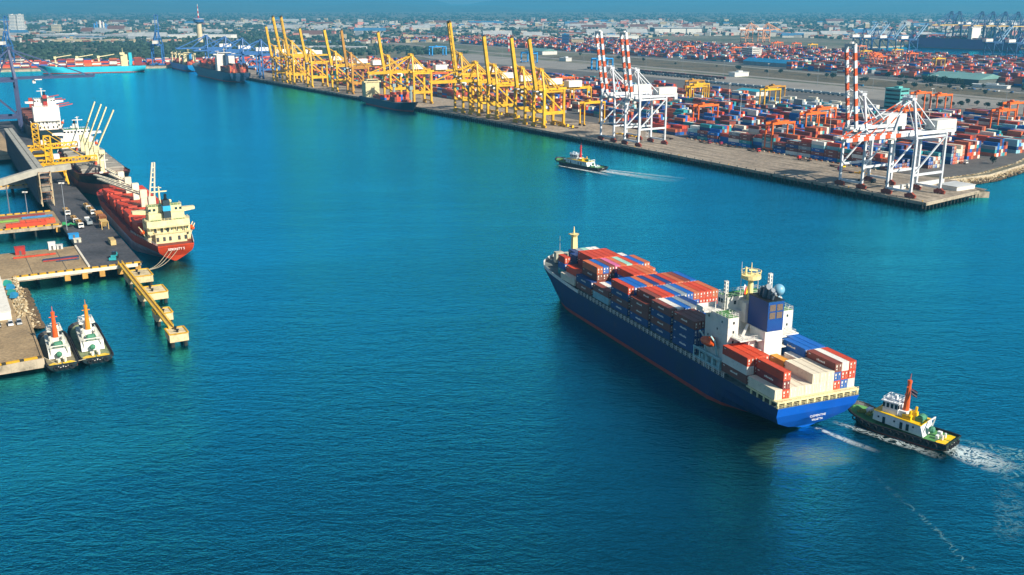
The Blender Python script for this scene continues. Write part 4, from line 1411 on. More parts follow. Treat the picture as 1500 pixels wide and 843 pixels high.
for k in range(0, 11):
    n0 = 66 + 30.5 * k
    if k > 0: block(520, 700, n0 - 8, 6, REDMIX, 2.0, 4.4)
    if k > 0: block(715, 900, n0 - 20, 6, REDMIX + 'tttgll', 2.0, 4.2)
    block(915, 1120, n0 - 24, 6, GREENMIX if k < 4 else REDMIX, 2.0, 4.4)
    block(1140, 1330, n0 - 26, 6, REDMIX, 2.0, 4.2)
    block(1345, 1540, n0 - 26, 6, REDMIX, 1.6, 4.0)
block(314, 420, 78, 6, 'nnrkobBt', 1.6, 4.0)
for k in range(20):
    n0 = 750 + 34 * k
    for a in range(14):
        u0 = -380 + 190 * a
        if n0 < 905 and 950 < u0 + 90: continue
        if n0 < 835 and u0 > 250: continue
        if (u0 < 620 and 790 < n0 < 850 and u0 > 430): continue
        if rc.random() < .1: continue
        block(u0, u0 + 176, n0, 6, FARMIX, 2.2, 5.0, keep=.93, z=3.86)
for k in range(15):
    block(2400 + 10 * k, 2500 + 12 * k, 720 + 38 * k, 6, REDMIX, 1.5, 4.5, z=3.8)
# stacks along the head of the basin
for k in range(5):
    for i in range(-10, 30):
        for j in range(4):
            h = rc.randint(1, 3)
            for t in range(h):
                p = BQ(-190 + 15.5 * i, -34 - 28 * k - 2.6 * j, 3.8 + 2.6 * t)
                cells.append((p.length, rc.choice('nkrorBbwc'), p, t, h, i, j, 'BQ'))
cells.sort(key=lambda c: c[0])
PICK = 118
picked, rest = [], []
for c in cells:
    if len(picked) < PICK and c[7] in ('block facing the open apron', 'first block behind the apron', 'second block behind the apron', 'third block behind the apron') and (c[6] == 0 and c[7].startswith('block') or c[5] == 0 and c[7] != 'BQ'):
        picked.append(c)
    else:
        rest.append(c)
used_l = set()
for d, ch, loc, t, h, i, j, bn in picked:
    tw = 'on the ground' if t == 0 else ('top of stack' if t == h - 1 else TIERW[t])
    rw = 'front row' if j == 0 else word(j) + ' row inland'
    if bn.startswith('block'):
        lab = f"{CC[ch][0]} container, {tw}, {word(i)} stack from shore, {rw}, apron block"
    else:
        lab = f"{CC[ch][0]} container, {tw}, shore end, {rw}, {bn}"
    put_container(ch, 12.19, loc, RZY, lab, 'containers in the nearest yard blocks', door=(i == 0))
keys = list(CC)
fx = MB()
rzs = {}
def stuff_box(ch, L, H, loc, rz):
    c_, s_ = cos(rz), sin(rz)
    fx.mi(keys.index(ch))
    def tr(x, y, z): return (loc.x + c_ * x - s_ * y, loc.y + s_ * x + c_ * y, loc.z + z)
    W = 1.22
    fx.hexa([tr(0, -W, 0), tr(L, -W, 0), tr(L, W, 0), tr(0, W, 0)], [tr(0, -W, H), tr(L, -W, H), tr(L, W, H), tr(0, W, H)])
for d, ch, loc, t, h, i, j, bn in rest:
    stuff_box(ch, 12.19, 2.56, loc, RZY if bn != 'BQ' else BQ.rz())
CMF = [P('stacked_' + v[0].replace(' ', '_'), v[1], .6, .35, .05, vary=0) for v in CC.values()]

# ------------------------------------------------------------------ far ships
def freighter(label, loc, az, L, B, hullm, D=12, house_at=.2, housem=None, boxes=None, tiers=(1, 3), cranes=0, group=None, boot=bootred, househ=22, cranem=None, bow=.2, stern=.14, bul=0.0, funm=None, wings=True):
    t = thing('cargo_ship', label, 'ship', loc, hd(az), group)
    housem = housem or white
    h, zk = hull_mb(L, B, D, -4, bow=bow, stern=stern, rake=L * .045, counter=L * .02, sheer=D * .3, bul=bul, boot=1.6, tz=1, tw=.94, nst=20)
    h.build('hull', [hullm, boot, deckgrey, hullm, hullm], t)
    a = MB()
    hx0 = L * house_at
    a.box(hx0, hx0 + 11, -B * .42, B * .42, D - .3, D + househ - 5)
    a.box(hx0 + 4, hx0 + 12, -B * .34, B * .34, D + househ - 5, D + househ - 1.5)
    if wings: a.box(hx0 + 6, hx0 + 11.6, -B * .52, B * .52, D + househ - 5.2, D + househ - 3.6)
    a.tube((hx0 + 7, 0, D + househ - 1.5), (hx0 + 7, 0, D + househ + 6), .5, .25)
    a.bar((hx0 + 7, -2.4, D + househ + 3), (hx0 + 7, 2.4, D + househ + 3), .4)
    a.build('superstructure', housem, t)
    w = Each('window_band', glass, t)
    w.box(hx0 + 3.95, hx0 + 4.02, -B * .31, B * .31, D + househ - 3.6, D + househ - 2.2)
    w.box(hx0 + 11.98, hx0 + 12.05, -B * .32, B * .32, D + househ - 3.6, D + househ - 2.2)
    f = MB().frustum(hx0 - 8, hx0 - 2, -2.6, 2.6, D, D + househ - 2, .5, .4)
    f.build('funnel', funm or hullm, t)
    cm = cranem or cream
    for i in range(cranes):
        x = hx0 + 16 + (L * .86 - hx0 - 16) * (i + .9) / cranes
        c = MB()
        c.tube((x, B * .32, D), (x, B * .32, D + 17), 1.5, 1.3, 8)
        c.box(x - 2, x + 2, B * .32 - 2, B * .32 + 2, D + 14, D + 18)
        c.bar((x, B * .32, D + 16), (x - 26, B * .2, D + 20), 1.1)
        c.build('deck_crane', cm, t)
    if boxes:
        rs = Vector((sin(radians(az)), cos(radians(az)), 0)); sl = Vector((-rs.y, rs.x, 0))
        x = 6.0
        while x < L * .86 - 12:
            if not (hx0 - 10 < x + 12 and x < hx0 + 13):
                wf = 1.0 if x < L * .68 else .72
                nr = int(B * wf / 2.56) - 1
                base = rc.randint(*tiers)
                for j in range(nr):
                    for q in range(max(0, base + rc.choice((-1, 0, 0, 1)))):
                        p = Vector(loc) + rs * x + sl * (-(nr - 1) / 2 + j) * 2.55
                        p.z = D + .6 + 2.6 * q
                        stuff_box(rc.choice(boxes), 12.19, 2.56, p, hd(az))
            x += 13.6
    return t
turq = P('hull_turquoise', '2bb8cf', .45, .15, .05)
lblue = P('hull_light_blue', '1684c4', .45, .15, .05)
dgrey = P('hull_slate', '22405e', .5, .25, .05)
navy = P('hull_navy', '16263f', .5, .3, .06, rust=.3)
purple = P('hull_plum', '7a2a86', .5, .2, .03)
freighter('long turquoise container ship moored along the head of the basin', (-646, 1795, 0), -112, 172, 26, turq, D=11, house_at=.17, housem=cream, boxes='rkonwB', tiers=(3, 4), cranes=3, househ=24)
freighter('large slate grey container ship moored stern-on, with a white bridge', Q(1168, -50, 0), -31.2, 250, 33, dgrey, D=14, house_at=.3, boxes='nnkron', tiers=(2, 4), househ=29)
freighter('light blue cargo ship with yellow cranes moored ahead of the grey ship', Q(1462, -44, 0), -31.2, 150, 25, lblue, D=11, house_at=.2, housem=cream, boxes='nkro', tiers=(1, 2), cranes=3)
fd = freighter('dark navy feeder ship with grey cranes moored under the lowered yellow booms', Q(775, -14.5, 0), 148.6, 132, 21, navy, D=8.5, house_at=.06, housem=cream, boxes='nooorrb', tiers=(0, 3), househ=22, cranes=2, cranem=P('crane_grey_green', '8fa6a4', .5, .2))
freighter('huge plum coloured ship in the second basin under the yellow booms', Q(1490, 1935, 0), 148.6, 330, 44, purple, D=26, house_at=.55, boxes='rknBg', tiers=(0, 2), househ=34)

for ch, L, H, loc, rz in HIDDEN:
    stuff_box(ch, L, H - .03, loc, rz)
me = bpy.data.meshes.new('container_stacks')
me.from_pydata(fx.v, [], fx.f)
for m in CMF: me.materials.append(m)
me.polygons.foreach_set('material_index', fx.m)
me.update()
o = put('container_stacks', me)
tag(o, 'stacked shipping containers filling the yards and holds beyond the nearest rows', None, None, 'stuff')
print('stuff containers', len(fx.f) // 6)
# ------------------------------------------------------------------ bulk pier on the near left
lx = LP.xy
sheet('pier_deck', [lx(0, 0), lx(640, 0), lx(640, -21), lx(0, -21)], 3.2, 5.0, [coal, sidec])
sheet('pier_platform', [lx(-2.5, -21.1), lx(46, -21.1), lx(46, -58), lx(-2.5, -58)], 3.0, 4.996, [pierc, sidec])
sheet('pipe_bridge', [lx(100, -21.1), lx(142, -21.1), lx(142, -80), lx(100, -80)], 3.4, 4.99, [pierc, sidec])
sheet('service_bridge', [lx(238, -21.1), lx(262, -21.1), lx(262, -80), lx(238, -80)], 3.4, 4.98, [pierc, sidec])
sheet('upper_quay', [lx(385, -21.1), lx(900, -21.1), lx(900, -700), lx(385, -300)], 2.2, 4.97, [pierc, sidec])
sheet('car_park_quay', [lx(-113.5, -51), lx(-60, -51), lx(-62, -55), lx(-10, -55), lx(-10, -300), lx(-120, -300)], 1.0, 4.2, [pierc, sidec])
sheet('shore_ground', [lx(-12, -58.2), lx(96, -66), lx(240, -72), lx(384, -75), lx(384, -600), lx(-12, -600)], 1.0, 4.4, [P('gravel_ground', '8d7a5c', .95, .5, .12), sidec])
pz = MB()
for u in range(4, 640, 7):
    for n in (-1, -8, -14, -20):
        p = LP(u, n); pz.tube((p.x, p.y, -5), (p.x, p.y, 3.3), .5, n=6)
for u in (3, 14, 25, 36, 44):
    for n in (-24, -33, -42, -51):
        p = LP(u, n); pz.tube((p.x, p.y, -5), (p.x, p.y, 3.1), .55, n=6)
for u in (101, 110, 121, 132, 141, 240, 250, 260):
    for n in (-25, -34, -44):
        p = LP(u, n); pz.tube((p.x, p.y, -5), (p.x, p.y, 3.5), .5, n=6)
tag(pz.build('pier_piles', darkpile), kind='structure')
caps = MB()
for n in (-2, -9.5, -17, -24, -31):
    p = LP(-1.2, n)
    q = LP(-3.2, n)
    caps.bar((p.x, p.y, 2.3), (q.x, q.y, 2.3), 2.2, 2.6)
for u in (98.6, 143):
    for n in (-23.5,):
        p, q = LP(u - 1, n, 3.0), LP(u + 1, n, 3.0)
        caps.bar(p, q, 2.0, 2.2)
structure(caps.build('pile_caps', P('cap_ochre', 'c79a4c', .85, .4, .4)))
# white face of the front edge and yellow and black kerbs
def kerb(name, a, b, z, seg, w=.7, h=.6, m=None):
    A, B = LP(*a, z), LP(*b, z)
    k = MB()
    for i in range(seg):
        k.mi(0 if i % 4 else 1)
        k.bar(A.lerp(B, i / seg), A.lerp(B, (i + 1) / seg), w, h)
    return structure(k.build(name, m or [P('kerb_yellow', 'd9a514', .7, .35, .6), P('kerb_dark', '3b3526', .8, .3)]))
kerb('edge_kerb', (-2.2, 0), (-2.2, -52), 5.3, 60, 1.3, .55)
kerb('edge_kerb', (101, -21.6), (101, -78), 5.3, 60)
kerb('edge_kerb', (141.4, -21.6), (141.4, -78), 5.3, 60)
kerb('edge_kerb', (261.4, -21.6), (261.4, -78), 5.3, 40)
kerb('edge_kerb', (239, -21.6), (239, -78), 5.3, 40)
kerb('edge_kerb', (-112.5, -51.6), (-118.5, -110), 4.5, 44, 1.0, .6)
kerb('edge_kerb', (-113, -51.5), (-60, -51.5), 4.4, 44, .6, .4, [pierc, pierc])
fc = MB()
fc.bar(LP(-2.7, -2, 4.3), LP(-2.7, -52, 4.3), .3, 1.5)
structure(fc.build('edge_beam', P('beam_white', 'e4ddc9', .8, .25, .3)))
wl = MB()
for i in range(24):
    a, b = LP(.5 + 1.9 * i, -21.6, 5.35), LP(1.6 + 1.9 * i, -21.6, 5.35)
    wl.bar(a, b, .8, .7)
structure(wl.build('barrier_blocks', P('barrier_white', 'd8d2c2', .8, .3, .5)))
jl = MB()
for n in (-30.5, -44):
    a, b = LP(-2, n, 5.0), LP(46, n, 5.0)
    d = Vector((LP.eu[1], -LP.eu[0], 0)) * .15
    jl.add([a - d, a + d, b + d, b - d], [(0, 1, 2, 3)])
structure(jl.build('joint_lines', P('joint_dark', '4c473e', .9, .2)))
# tyre marks / spilt ore patches are in the deck material

# rocks along the shore: heaps of boulders
def rocks(name, pts, count, seed, z=.2, r0=.7, r1=2.0, wid=8, label='heap of pale boulders'):
    r_ = random.Random(seed)
    mb = MB()
    for _ in range(count):
        i = r_.randrange(len(pts) - 1)
        a, b = Vector(pts[i]), Vector(pts[i + 1])
        t = r_.random()
        c = a.lerp(b, t)
        off = r_.random()
        rad = r_.uniform(r0, r1)
        d = (b - a).normalized()
        nrm = Vector((-d.y, d.x))
        p = c + nrm * (off - .5) * wid
        zz = z + (3.6 * off if True else 0)
        vs, fs = [], []
        m1 = MB().ball((p.x, p.y, zz), rad, 6, 5, .75)
        for k, v in enumerate(m1.v):
            q = r_.uniform(.75, 1.2)
            m1.v[k] = tuple((v[e] - (p.x, p.y, zz)[e]) * q + (p.x, p.y, zz)[e] for e in range(3))
        mb.mi(3 if z < 1 and zz - z < r_.uniform(.2, 1.5) else r_.choice((0, 0, 1, 2, 2)))
        mb.add(m1.v, m1.f)
    o = mb.build(name, [P('rock_pale', 'b59f78', .95, .5, .6), P('rock_tan', '94794f', .95, .5, .6), P('rock_grey', 'cbbd9c', .95, .4, .6), P('rock_wet', '5c4c36', .8, .5, .6)])
    tag(o, label, kind='stuff')
    return o
rocks('rocks', [lx(-5, -54), lx(-30, -54), lx(-50, -53.5), lx(-66, -53.5)], 2400, 1, wid=-14, r0=.3, r1=.8, label='bank of pale boulders between the pier and the car park quay')
rocks('rocks', [lx(46, -58), lx(75, -62), lx(98, -66)], 650, 2, wid=-10, r0=.35, r1=1.0, label='boulder bank beside the pipe bridge')
rocks('rocks', [lx(142, -66), lx(180, -69), lx(238, -72)], 750, 3, wid=-10, r0=.35, r1=1.0, label='boulder bank beyond the pipe bridge')
rocks('rocks', [lx(-3, -53.2), lx(-40, -53.2), lx(-60, -53.6)], 500, 8, z=2.6, r0=.25, r1=.7, wid=5, label='heap of tan rubble above the boulder bank')
rocks('shore_rocks', [xy(44, 84), xy(44, 126), xy(59, 189), xy(78, 240), xy(60, 420)], 2600, 4, wid=12, r0=.35, r1=1.0, label='rock revetment at the end of the container quay')
rb_ = MB()
for k, c in enumerate(((-12, -54.4), (-19, -53.8), (-28, -54.0), (-33, -53.4))):
    p = LP(c[0], c[1], 4.2)
    rb_ = MB().hexa([(p.x - 1.6, p.y - 1.2, 4.6), (p.x + 1.6, p.y - 1.2, 4.6), (p.x + 1.4, p.y + 1.2, 4.6), (p.x - 1.4, p.y + 1.2, 4.6)], [(p.x - 1.2, p.y - .9, 6.6), (p.x + 1.3, p.y - .7, 6.9), (p.x + .9, p.y + .9, 6.3), (p.x - 1, p.y + .8, 6.7)])
    tag(rb_.build('tarpaulin_bundle', P('tarp_blue', '1f7fae', .6, .3, .8) if k % 2 else P('tarp_teal', '1f8f86', .6, .3)), ('blue' if k % 2 else 'teal') + ' tarpaulin bundle on the rubble, ' + ('nearer the pier' if k < 2 else 'nearer the parked cars'), 'bundle')

# mooring dolphins and the yellow catwalk out to them
dolm = P('dolphin_concrete', 'dcc99c', .85, .45, .3)
for (u0, u1, n0, n1, lab) in ((-26, -14, -10, 0, 'wide mooring dolphin nearest the pier end'), (-55, -44, -10.5, .2, 'second wide mooring dolphin along the catwalk'),
                               (-85, -77.5, -10.3, -4.2, 'small square mooring dolphin before the last one'), (-112, -104, -11.0, -4.6, 'last mooring dolphin at the seaward end of the catwalk')):
    t = thing('mooring_dolphin', lab + ', concrete on piles', 'mooring dolphin', LP((u0 + u1) / 2, (n0 + n1) / 2, 0), LP.rz())
    a, b = (u1 - u0) / 2, (n1 - n0) / 2
    MB().box(-a, a, -b, b, 2.0, 4.8).build('cap_slab', dolm, t)
    kk = MB()
    for s in (1, -1):
        kk.box(-a, a, s * b - .25, s * b + .25, 4.8, 5.1)
        kk.box(s * a - .25, s * a + .25, -b + .3, b - .3, 4.8, 5.1)
    kk.build('yellow_kerb', MATS['kerb_yellow'], t)
    pp = MB()
    for x in (-a + 1, a - 1):
        for y in (-b + 1, b - 1):
            pp.tube((x, y, -5), (x, y, 2.1), .7, n=8)
    pp.build('pile', darkpile, t)
    bo = MB()
    for x in (-a * .4, a * .4):
        bo.tube((x, 0, 4.8), (x, 0, 5.6), .4, n=8); bo.tube((x, 0, 5.6), (x, 0, 5.9), .6, n=8)
    bo.build('bollard', blackp, t)
cw = thing('catwalk', 'yellow steel catwalk leading over the mooring dolphins', 'walkway', LP(0, -8.9, 0), LP.rz())
w = MB(); w.box(-105, 0, -.65, .65, 5.0, 5.2); w.build('walkway_deck', P('catwalk_ochre', 'e0bf72', .7, .3, .4), cw)
for s in (1, -1):
    w = MB()
    railing(w, [(-105, s * .8, 5.4), (0, s * .8, 5.4)], 1.1, .07, 2.6)
    w.box(-105, 0, s * .8 - .1, s * .8 + .1, 4.9, 5.6)
    w.build('walkway_railing', P('rail_yellow', 'e6bb30', .6, .3, .5), cw)

# tall conveyor gallery on the landward edge of the pier
gal = thing('conveyor_gallery', 'long tall grey enclosed conveyor gallery on the bulk pier', 'gallery', LP(172, -23.2, 0), LP.rz())
gwall = P('gallery_cladding', '5b6672', .6, .4, .12, rust=.15)
groof = P('gallery_roof', 'a9a79a', .6, .3, .2)
MB().box(0, 225, -2.4, 2.4, 5.0, 23.5).build('gallery_wall', gwall, gal)
r_ = MB(); r_.box(-.3, 225.3, -2.9, -.2, 23.5, 24.2); r_.box(-.3, 225.3, .25, 2.9, 23.5, 24.2); r_.build('gallery_roof', groof, gal)
g = MB()
for i in range(38):
    g.box(3 + 6 * i, 3.3 + 6 * i, 2.4, 2.65, 4, 23.4)
for z in (9, 14, 19): g.box(0, 225, 2.4, 2.55, z, z + .25)
g.build('gallery_frame', P('frame_dark_blue', '3c4a5a', .6, .3), gal)
# lattice transfer tower and the inclined gallery from the shore
tt = thing('transfer_tower', 'open steel transfer tower at the end of the conveyor gallery', 'tower', LP(164, -21.5, 0), LP.rz())
fr = MB()
for x in (-6, 0, 6):
    for y in (-3, 3):
        fr.bar((x, y, 5), (x, y, 24), .45)
fr.build('tower_columns', P('tower_cream', 'c8b894', .6, .4, .5, rust=.6), tt)
fr = MB()
for z in (9, 13, 17, 21, 24):
    for y in (-3, 3): fr.bar((-6, y, z), (6, y, z), .3)
    for x in (-6, 0, 6): fr.bar((x, -3, z), (x, 3, z), .3)
for i, z in enumerate((5, 9, 13, 17, 21)):
    for y in (-3, 3):
        fr.bar((-6, y, z), (0, y, z + 4), .22); fr.bar((6, y, z), (0, y, z + 4), .22)
fr.build('tower_bracing', P('tower_rust', '9a6a44', .7, .4, .5, rust=.6), tt)
fr = MB()
fr.box(-5.8, 5.8, -2.8, 2.8, 13.1, 13.3); fr.box(-5.8, 5.8, -2.8, 2.8, 20.9, 21.1); fr.box(-4, 3, -2.2, 2.2, 13.3, 17)
fr.tube((2, 3.6, 5), (2, 3.6, 20), .4)
fr.build('tower_floor', P('tower_grey', '8e8b80', .7, .4), tt)
ig = thing('inclined_gallery', 'pale inclined conveyor gallery rising from the shore to the transfer tower', 'gallery', LP(164, -20, 0), LP.rz())
b = MB().bar((-1, 4, 24.6), (-24, 75, 11.0), 3.6, 3.4)
b.bar((-1, 4, 24.6), (2, -13, 25.4), 3.4, 3.2)
b.build('gallery_box', groof, ig)
b = MB()
for k in (.25, .6, .95):
    p = Vector((-1, 4, 24.6)).lerp(Vector((-24, 75, 11.0)), k)
    b.bar((p.x - 1.4, p.y, 0), (p.x - .6, p.y, p.z - 1.6), .5); b.bar((p.x + 1.4, p.y, 0), (p.x + .6, p.y, p.z - 1.6), .5)
b.build('gallery_trestle', gwall, ig)

# two yellow ship loaders
def loader(label, u, boom, tower_h):
    t = thing('ship_loader', label, 'ship loader', LP(u, -11, 5.0), LP.rz())
    f = MB()
    for x in (-6, 6):
        for y in (-8, 9):
            f.bar((x, y, .6), (x * .7, y * .85, 9.5), .9)
    f.build('portal_legs', cyel, t)
    f = MB()
    for y in (-7, 7.8):
        f.box(-6, 6, y - .6, y + .6, 8.8, 10.2)
    for x in (-4.6, 4.6):
        f.box(x - .6, x + .6, -6.4, 7.2, 8.9, 10.1)
    f.bar((-6, -7.8, 2), (0, -7.2, 9), .5); f.bar((6, -7.8, 2), (0, -7.2, 9), .5)
    f.build('portal_beams', cyel, t)
    f = MB()
    for x in (-4.6, 4.6):
        for y in (-6, 7):
            f.bar((x, y, 10), (x * .35, 2 + (y - 2) * .3, 14.4), .6)
    f.build('support_strut', cyel, t)
    f = MB()
    for x in (-2.2, 2.2):
        for y in (-1.9, 1.9):
            f.bar((x, 1 + y, 14), (x, 1 + y, tower_h), .55)
    k = int((tower_h - 14) / 3.2)
    for i in range(k + 1):
        z = 14 + (tower_h - 14) * i / k
        for y in (-.9, 2.9): f.bar((-2.2, y, z), (2.2, y, z), .4)
        for x in (-2.2, 2.2): f.bar((x, -.9, z), (x, 2.9, z), .4)
        if i < k:
            z2 = 14 + (tower_h - 14) * (i + 1) / k
            for y in (-.9, 2.9): f.bar((-2.2, y, z), (2.2, y, z2), .3); f.bar((2.2, y, z), (-2.2, y, z2), .3)
            for x in (-2.2, 2.2): f.bar((x, -.9, z), (x, 2.9, z2), .3)
    f.build('lattice_tower', cyel, t)
    bm_ = MB()
    L = boom
    for s in (-1.5, 1.5):
        for z in (13.0, 16.0):
            bm_.bar((s, 7, z), (s, -L, z + 1.0), .55)
        n_ = 9
        for i in range(n_):
            y0, y1 = 7 - (L + 7) * i / n_, 7 - (L + 7) * (i + 1) / n_
            bm_.bar((s, y0, 13 + i / n_), (s, y1, 16 + (i + 1) / n_), .3); bm_.bar((s, y1, 13 + i / n_), (s, y1, 16 + i / n_), .3)
    bm_.box(-1.5, 1.5, -L, 7, 13.6, 14.2)
    bm_.build('loading_boom', cyel, t)
    st = MB()
    for s in (-1.5, 1.5): st.bar((s, -.9, tower_h), (s, -L * .7, 16.8), .25)
    st.build('boom_stay', cyel, t)
    h = MB().box(-2, 2, -5, -1.6, 16.6, 19.4); h.build('operator_cab', white, t)
    c = MB().tube((0, -L + 1, 13), (0, -L + 1, 5), .9, .7); c.build('loading_spout', P('spout_red_white', 'c8563a', .6, .3), t)
    w = MB()
    for x in (-6, 6):
        for y in (-8, 9):
            w.box(x - 1.6, x + 1.6, y - .5, y + .5, 0.1, .9)
    w.build('wheel_bogie', blackp, t)
    return t
loader('yellow ship loader with lattice tower, nearer one, boom over the black bowed bulk ship', 230, 27, 31)
loader('yellow ship loader with lattice tower, farther one beside the grey gallery', 306, 25, 31)

# pipes, barges of stored beams, sheds on the platforms
def pipe_bundle(label, u, n0, n1, m, w=2.2, h=1.0, name='steel_beam_stack', z=5.0):
    o = thing(name, label, 'stack', LP(u, (n0 + n1) / 2, z), LP.rz(90))
    L = abs(n1 - n0)
    b = MB()
    k = max(1, int(w / .7))
    for i in range(k):
        y = -w / 2 + w * (i + .5) / k
        b.box(-L / 2, L / 2, y - .26, y + .26, .15, h)
    b.build('beam_body', m, o)
    c = MB()
    for x in (-L * .35, 0, L * .35):
        c.box(x - .15, x + .15, -w / 2 - .1, w / 2 + .1, 0.0, .15)
        c.box(x - .1, x + .1, -w / 2 - .1, w / 2 + .1, h, h + .08)
    c.build('timber_bearer', P('timber', '7a5c38', .9, .4), o)
RGp = 'steel sections stored on the piers'
orr = P('section_orange_red', 'c4411f', .6, .35, .4)
nvy = P('section_navy', '27345c', .6, .35, .4)
lgr = P('section_lime', '7fb04a', .6, .3, .4)
lbl = P('section_blue', '3f82b4', .6, .3, .4)
pipe_bundle('orange red crane section nearest the yellow kerb of the pipe bridge, long one', 105, -28, -47, orr, 4.0, 2.0)
pipe_bundle('orange red crane section at the pier end of the pipe bridge', 109, -23.5, -40, P('section_vermilion', 'd2522a', .6, .3), 4.4, 2.2)
pipe_bundle('lime green steel section on the pipe bridge', 121, -40, -55, lgr, 1.6)
pipe_bundle('blue steel section on the pipe bridge', 126, -23, -38, lbl, 1.8)
pipe_bundle('dark red steel section at the back of the pipe bridge', 132, -26, -50, P('section_maroon', '7e2f2a', .6, .3), 2.0)
pipe_bundle('long orange steel beam lying on the platform by the water gap', 33, -31.5, -49, orr, 1.5, .7, z=5.0)
pipe_bundle('navy blue steel section on the platform, longest of its group', 22, -23, -38, nvy, 1.4, .9)
pipe_bundle('red steel section lying between two navy ones', 20.0, -24, -38, P('section_red', 'a8382c', .6, .3), 1.2, .6)
pipe_bundle('short dark blue steel section nearest the front edge of the platform', 17.5, -23.5, -33, P('section_slate', '2f4a68', .6, .3), 1.2, .6)
def hut(label, u, n, L, W, H, m, roofm=None, name='shed', z=5.0, cat='shed', doors=1):
    t = thing(name, label, cat, LP(u, n, z), LP.rz())
    MB().box(-L / 2, L / 2, -W / 2, W / 2, 0, H).build('wall', m, t)
    MB().box(-L / 2 - .15, L / 2 + .15, -W / 2 - .15, W / 2 + .15, H, H + .18).build('roof', roofm or m, t)
    d = MB()
    d.box(-L / 2 - .04, -L / 2 + .02, -.45, .45, .05, min(H - .2, 2.0))
    d.build('door', P('door_grey', '5e6266', .6, .3), t)
    return t
hut('small red equipment cabin at the rock end of the platform', 41, -45.5, 3, 4.2, 3.4, P('cabin_red', 'b02a20', .6, .3), name='equipment_cabin', cat='cabin')
hut('small white cabin at the water gap edge of the platform', 44, -31.8, 2.4, 3.0, 3.4, white, name='equipment_cabin', cat='cabin')
hut('white pump box beside the small white cabin', 43.6, -28.6, 2.2, 2.6, 1.9, P('box_silver', 'c9ccc8', .5, .2), name='pump_box', cat='box')
hut('blue site tank near the edge of the dark pier deck', 64, -20, 3.4, 4.6, 2.2, P('tank_blue', '1f8fd0', .5, .25), name='site_tank', cat='tank')
hut('white and rust skip beside the barrier blocks', 54, -19.6, 2.6, 3.2, 1.7, P('skip_white', 'd3cdb8', .7, .4, rust=.5), name='skip', cat='skip')
hut('dark long shed on the landward half of the pipe bridge', 139, -64, 5, 26, 3.2, P('shed_black', '2b2d30', .7, .3), name='long_shed', cat='shed')
hut('white building beside the parked cars', -34, -65.2, 56, 17, 3.0, P('building_white', 'dcd8ca', .7, .2), P('roof_white', 'e8e4d6', .7, .2), name='quay_building', cat='building', z=4.2)
def lamp(label, loc, h, group=None, tag_='lamp post', m=None):
    t = thing('lamp_post', label, tag_, loc, 0, group)
    MB().tube((0, 0, 0), (0, 0, h), .22, .12, 8).build('pole', m or steelgrey, t)
    b = MB(); b.box(-1.2, 1.2, -.25, .25, h - .1, h + .3); b.box(-1.3, -.5, -.4, .4, h - .3, h + .4); b.box(.5, 1.3, -.4, .4, h - .3, h + .4)
    b.build('lamp_head', white, t)
    return t
lamp('tall lamp post standing in front of the trucks on the dark pier', LP(85, -20.5, 5), 24)
lamp('lamp post on the far edge of the pipe bridge', LP(139.5, -34, 5), 12)

# vehicles on the pier
def truck(label, loc, rz, L=11, body=None, cab=None, load=True, group=None, name='tipper_truck', cat='truck'):
    t = thing(name, label, cat, loc, rz, group)
    body = body or P('tipper_tan', 'c9ad72', .6, .35, .5)
    cabm = cab or white
    ch = MB(); ch.box(-L / 2, L / 2, -.5, .5, .7, 1.0); ch.build('chassis', blackp, t)
    for x in (-L / 2 + 1.2, -L / 2 + 2.6, L / 2 - 1.6):
        for s in (1, -1):
            MB().tube((x, s * .85, .52), (x, s * 1.25, .52), .52, n=10).build('wheel', rubber, t)
    c = MB()
    c.hexa([(L / 2 - 2.2, -1.25, .8), (L / 2, -1.25, .8), (L / 2, 1.25, .8), (L / 2 - 2.2, 1.25, .8)], [(L / 2 - 2.2, -1.2, 3.0), (L / 2 - .35, -1.2, 3.0), (L / 2 - .35, 1.2, 3.0), (L / 2 - 2.2, 1.2, 3.0)])
    cb = c.build('cab', cabm, t)
    w = MB(); w.hexa([(L / 2 - .12, -1.1, 1.9), (L / 2 + .02, -1.1, 1.9), (L / 2 + .02, 1.1, 1.9), (L / 2 - .12, 1.1, 1.9)], [(L / 2 - .34, -1.05, 2.8), (L / 2 - .2, -1.05, 2.8), (L / 2 - .2, 1.05, 2.8), (L / 2 - .34, 1.05, 2.8)])
    w.build('windscreen', glass, cb)
    b = MB()
    if load == 'flat':
        b.box(-L / 2, L / 2 - 2.5, -1.25, 1.25, 1.0, 1.25)
    else:
        b.box(-L / 2, L / 2 - 2.6, -1.25, 1.25, 1.0, 1.2)
        for s in (1, -1): b.box(-L / 2, L / 2 - 2.6, s * 1.25 - .06, s * 1.25 + .06, 1.2, 2.6)
        b.box(-L / 2, -L / 2 + .12, -1.19, 1.19, 1.2, 2.6); b.box(L / 2 - 2.72, L / 2 - 2.6, -1.19, 1.19, 1.2, 2.6)
    b.build('truck_bed', body, t)
    if load is True:
        b = MB(); b.frustum(-L / 2 + .15, L / 2 - 2.75, -1.18, 1.18, 1.2, 3.0, .8, .7)
        b.build('load', P('load_ochre', 'b98f4e', .95, .4, .6), t)
    return t
zc = 5.0
TRK = [(128, -15.5, 180, True, None, 'tan loaded tipper truck alone beside the transfer tower'),
       (136, -4.0, 180, True, None, 'tan tipper truck at the ship side, rear one of the pair in line'),
       (123, -3.4, 180, True, None, 'tan tipper truck at the ship side, front one of the pair in line'),
       (103, -14.6, 180, True, None, 'tan tipper truck in the middle file, rear one of the pair in line'),
       (90, -13.8, 180, True, None, 'tan tipper truck in the middle file, front one with white cab'),
       (95, -9.0, 0, False, P('tipper_grey', '8f9aa0', .6, .3), 'empty grey tipper truck beside the middle file')]
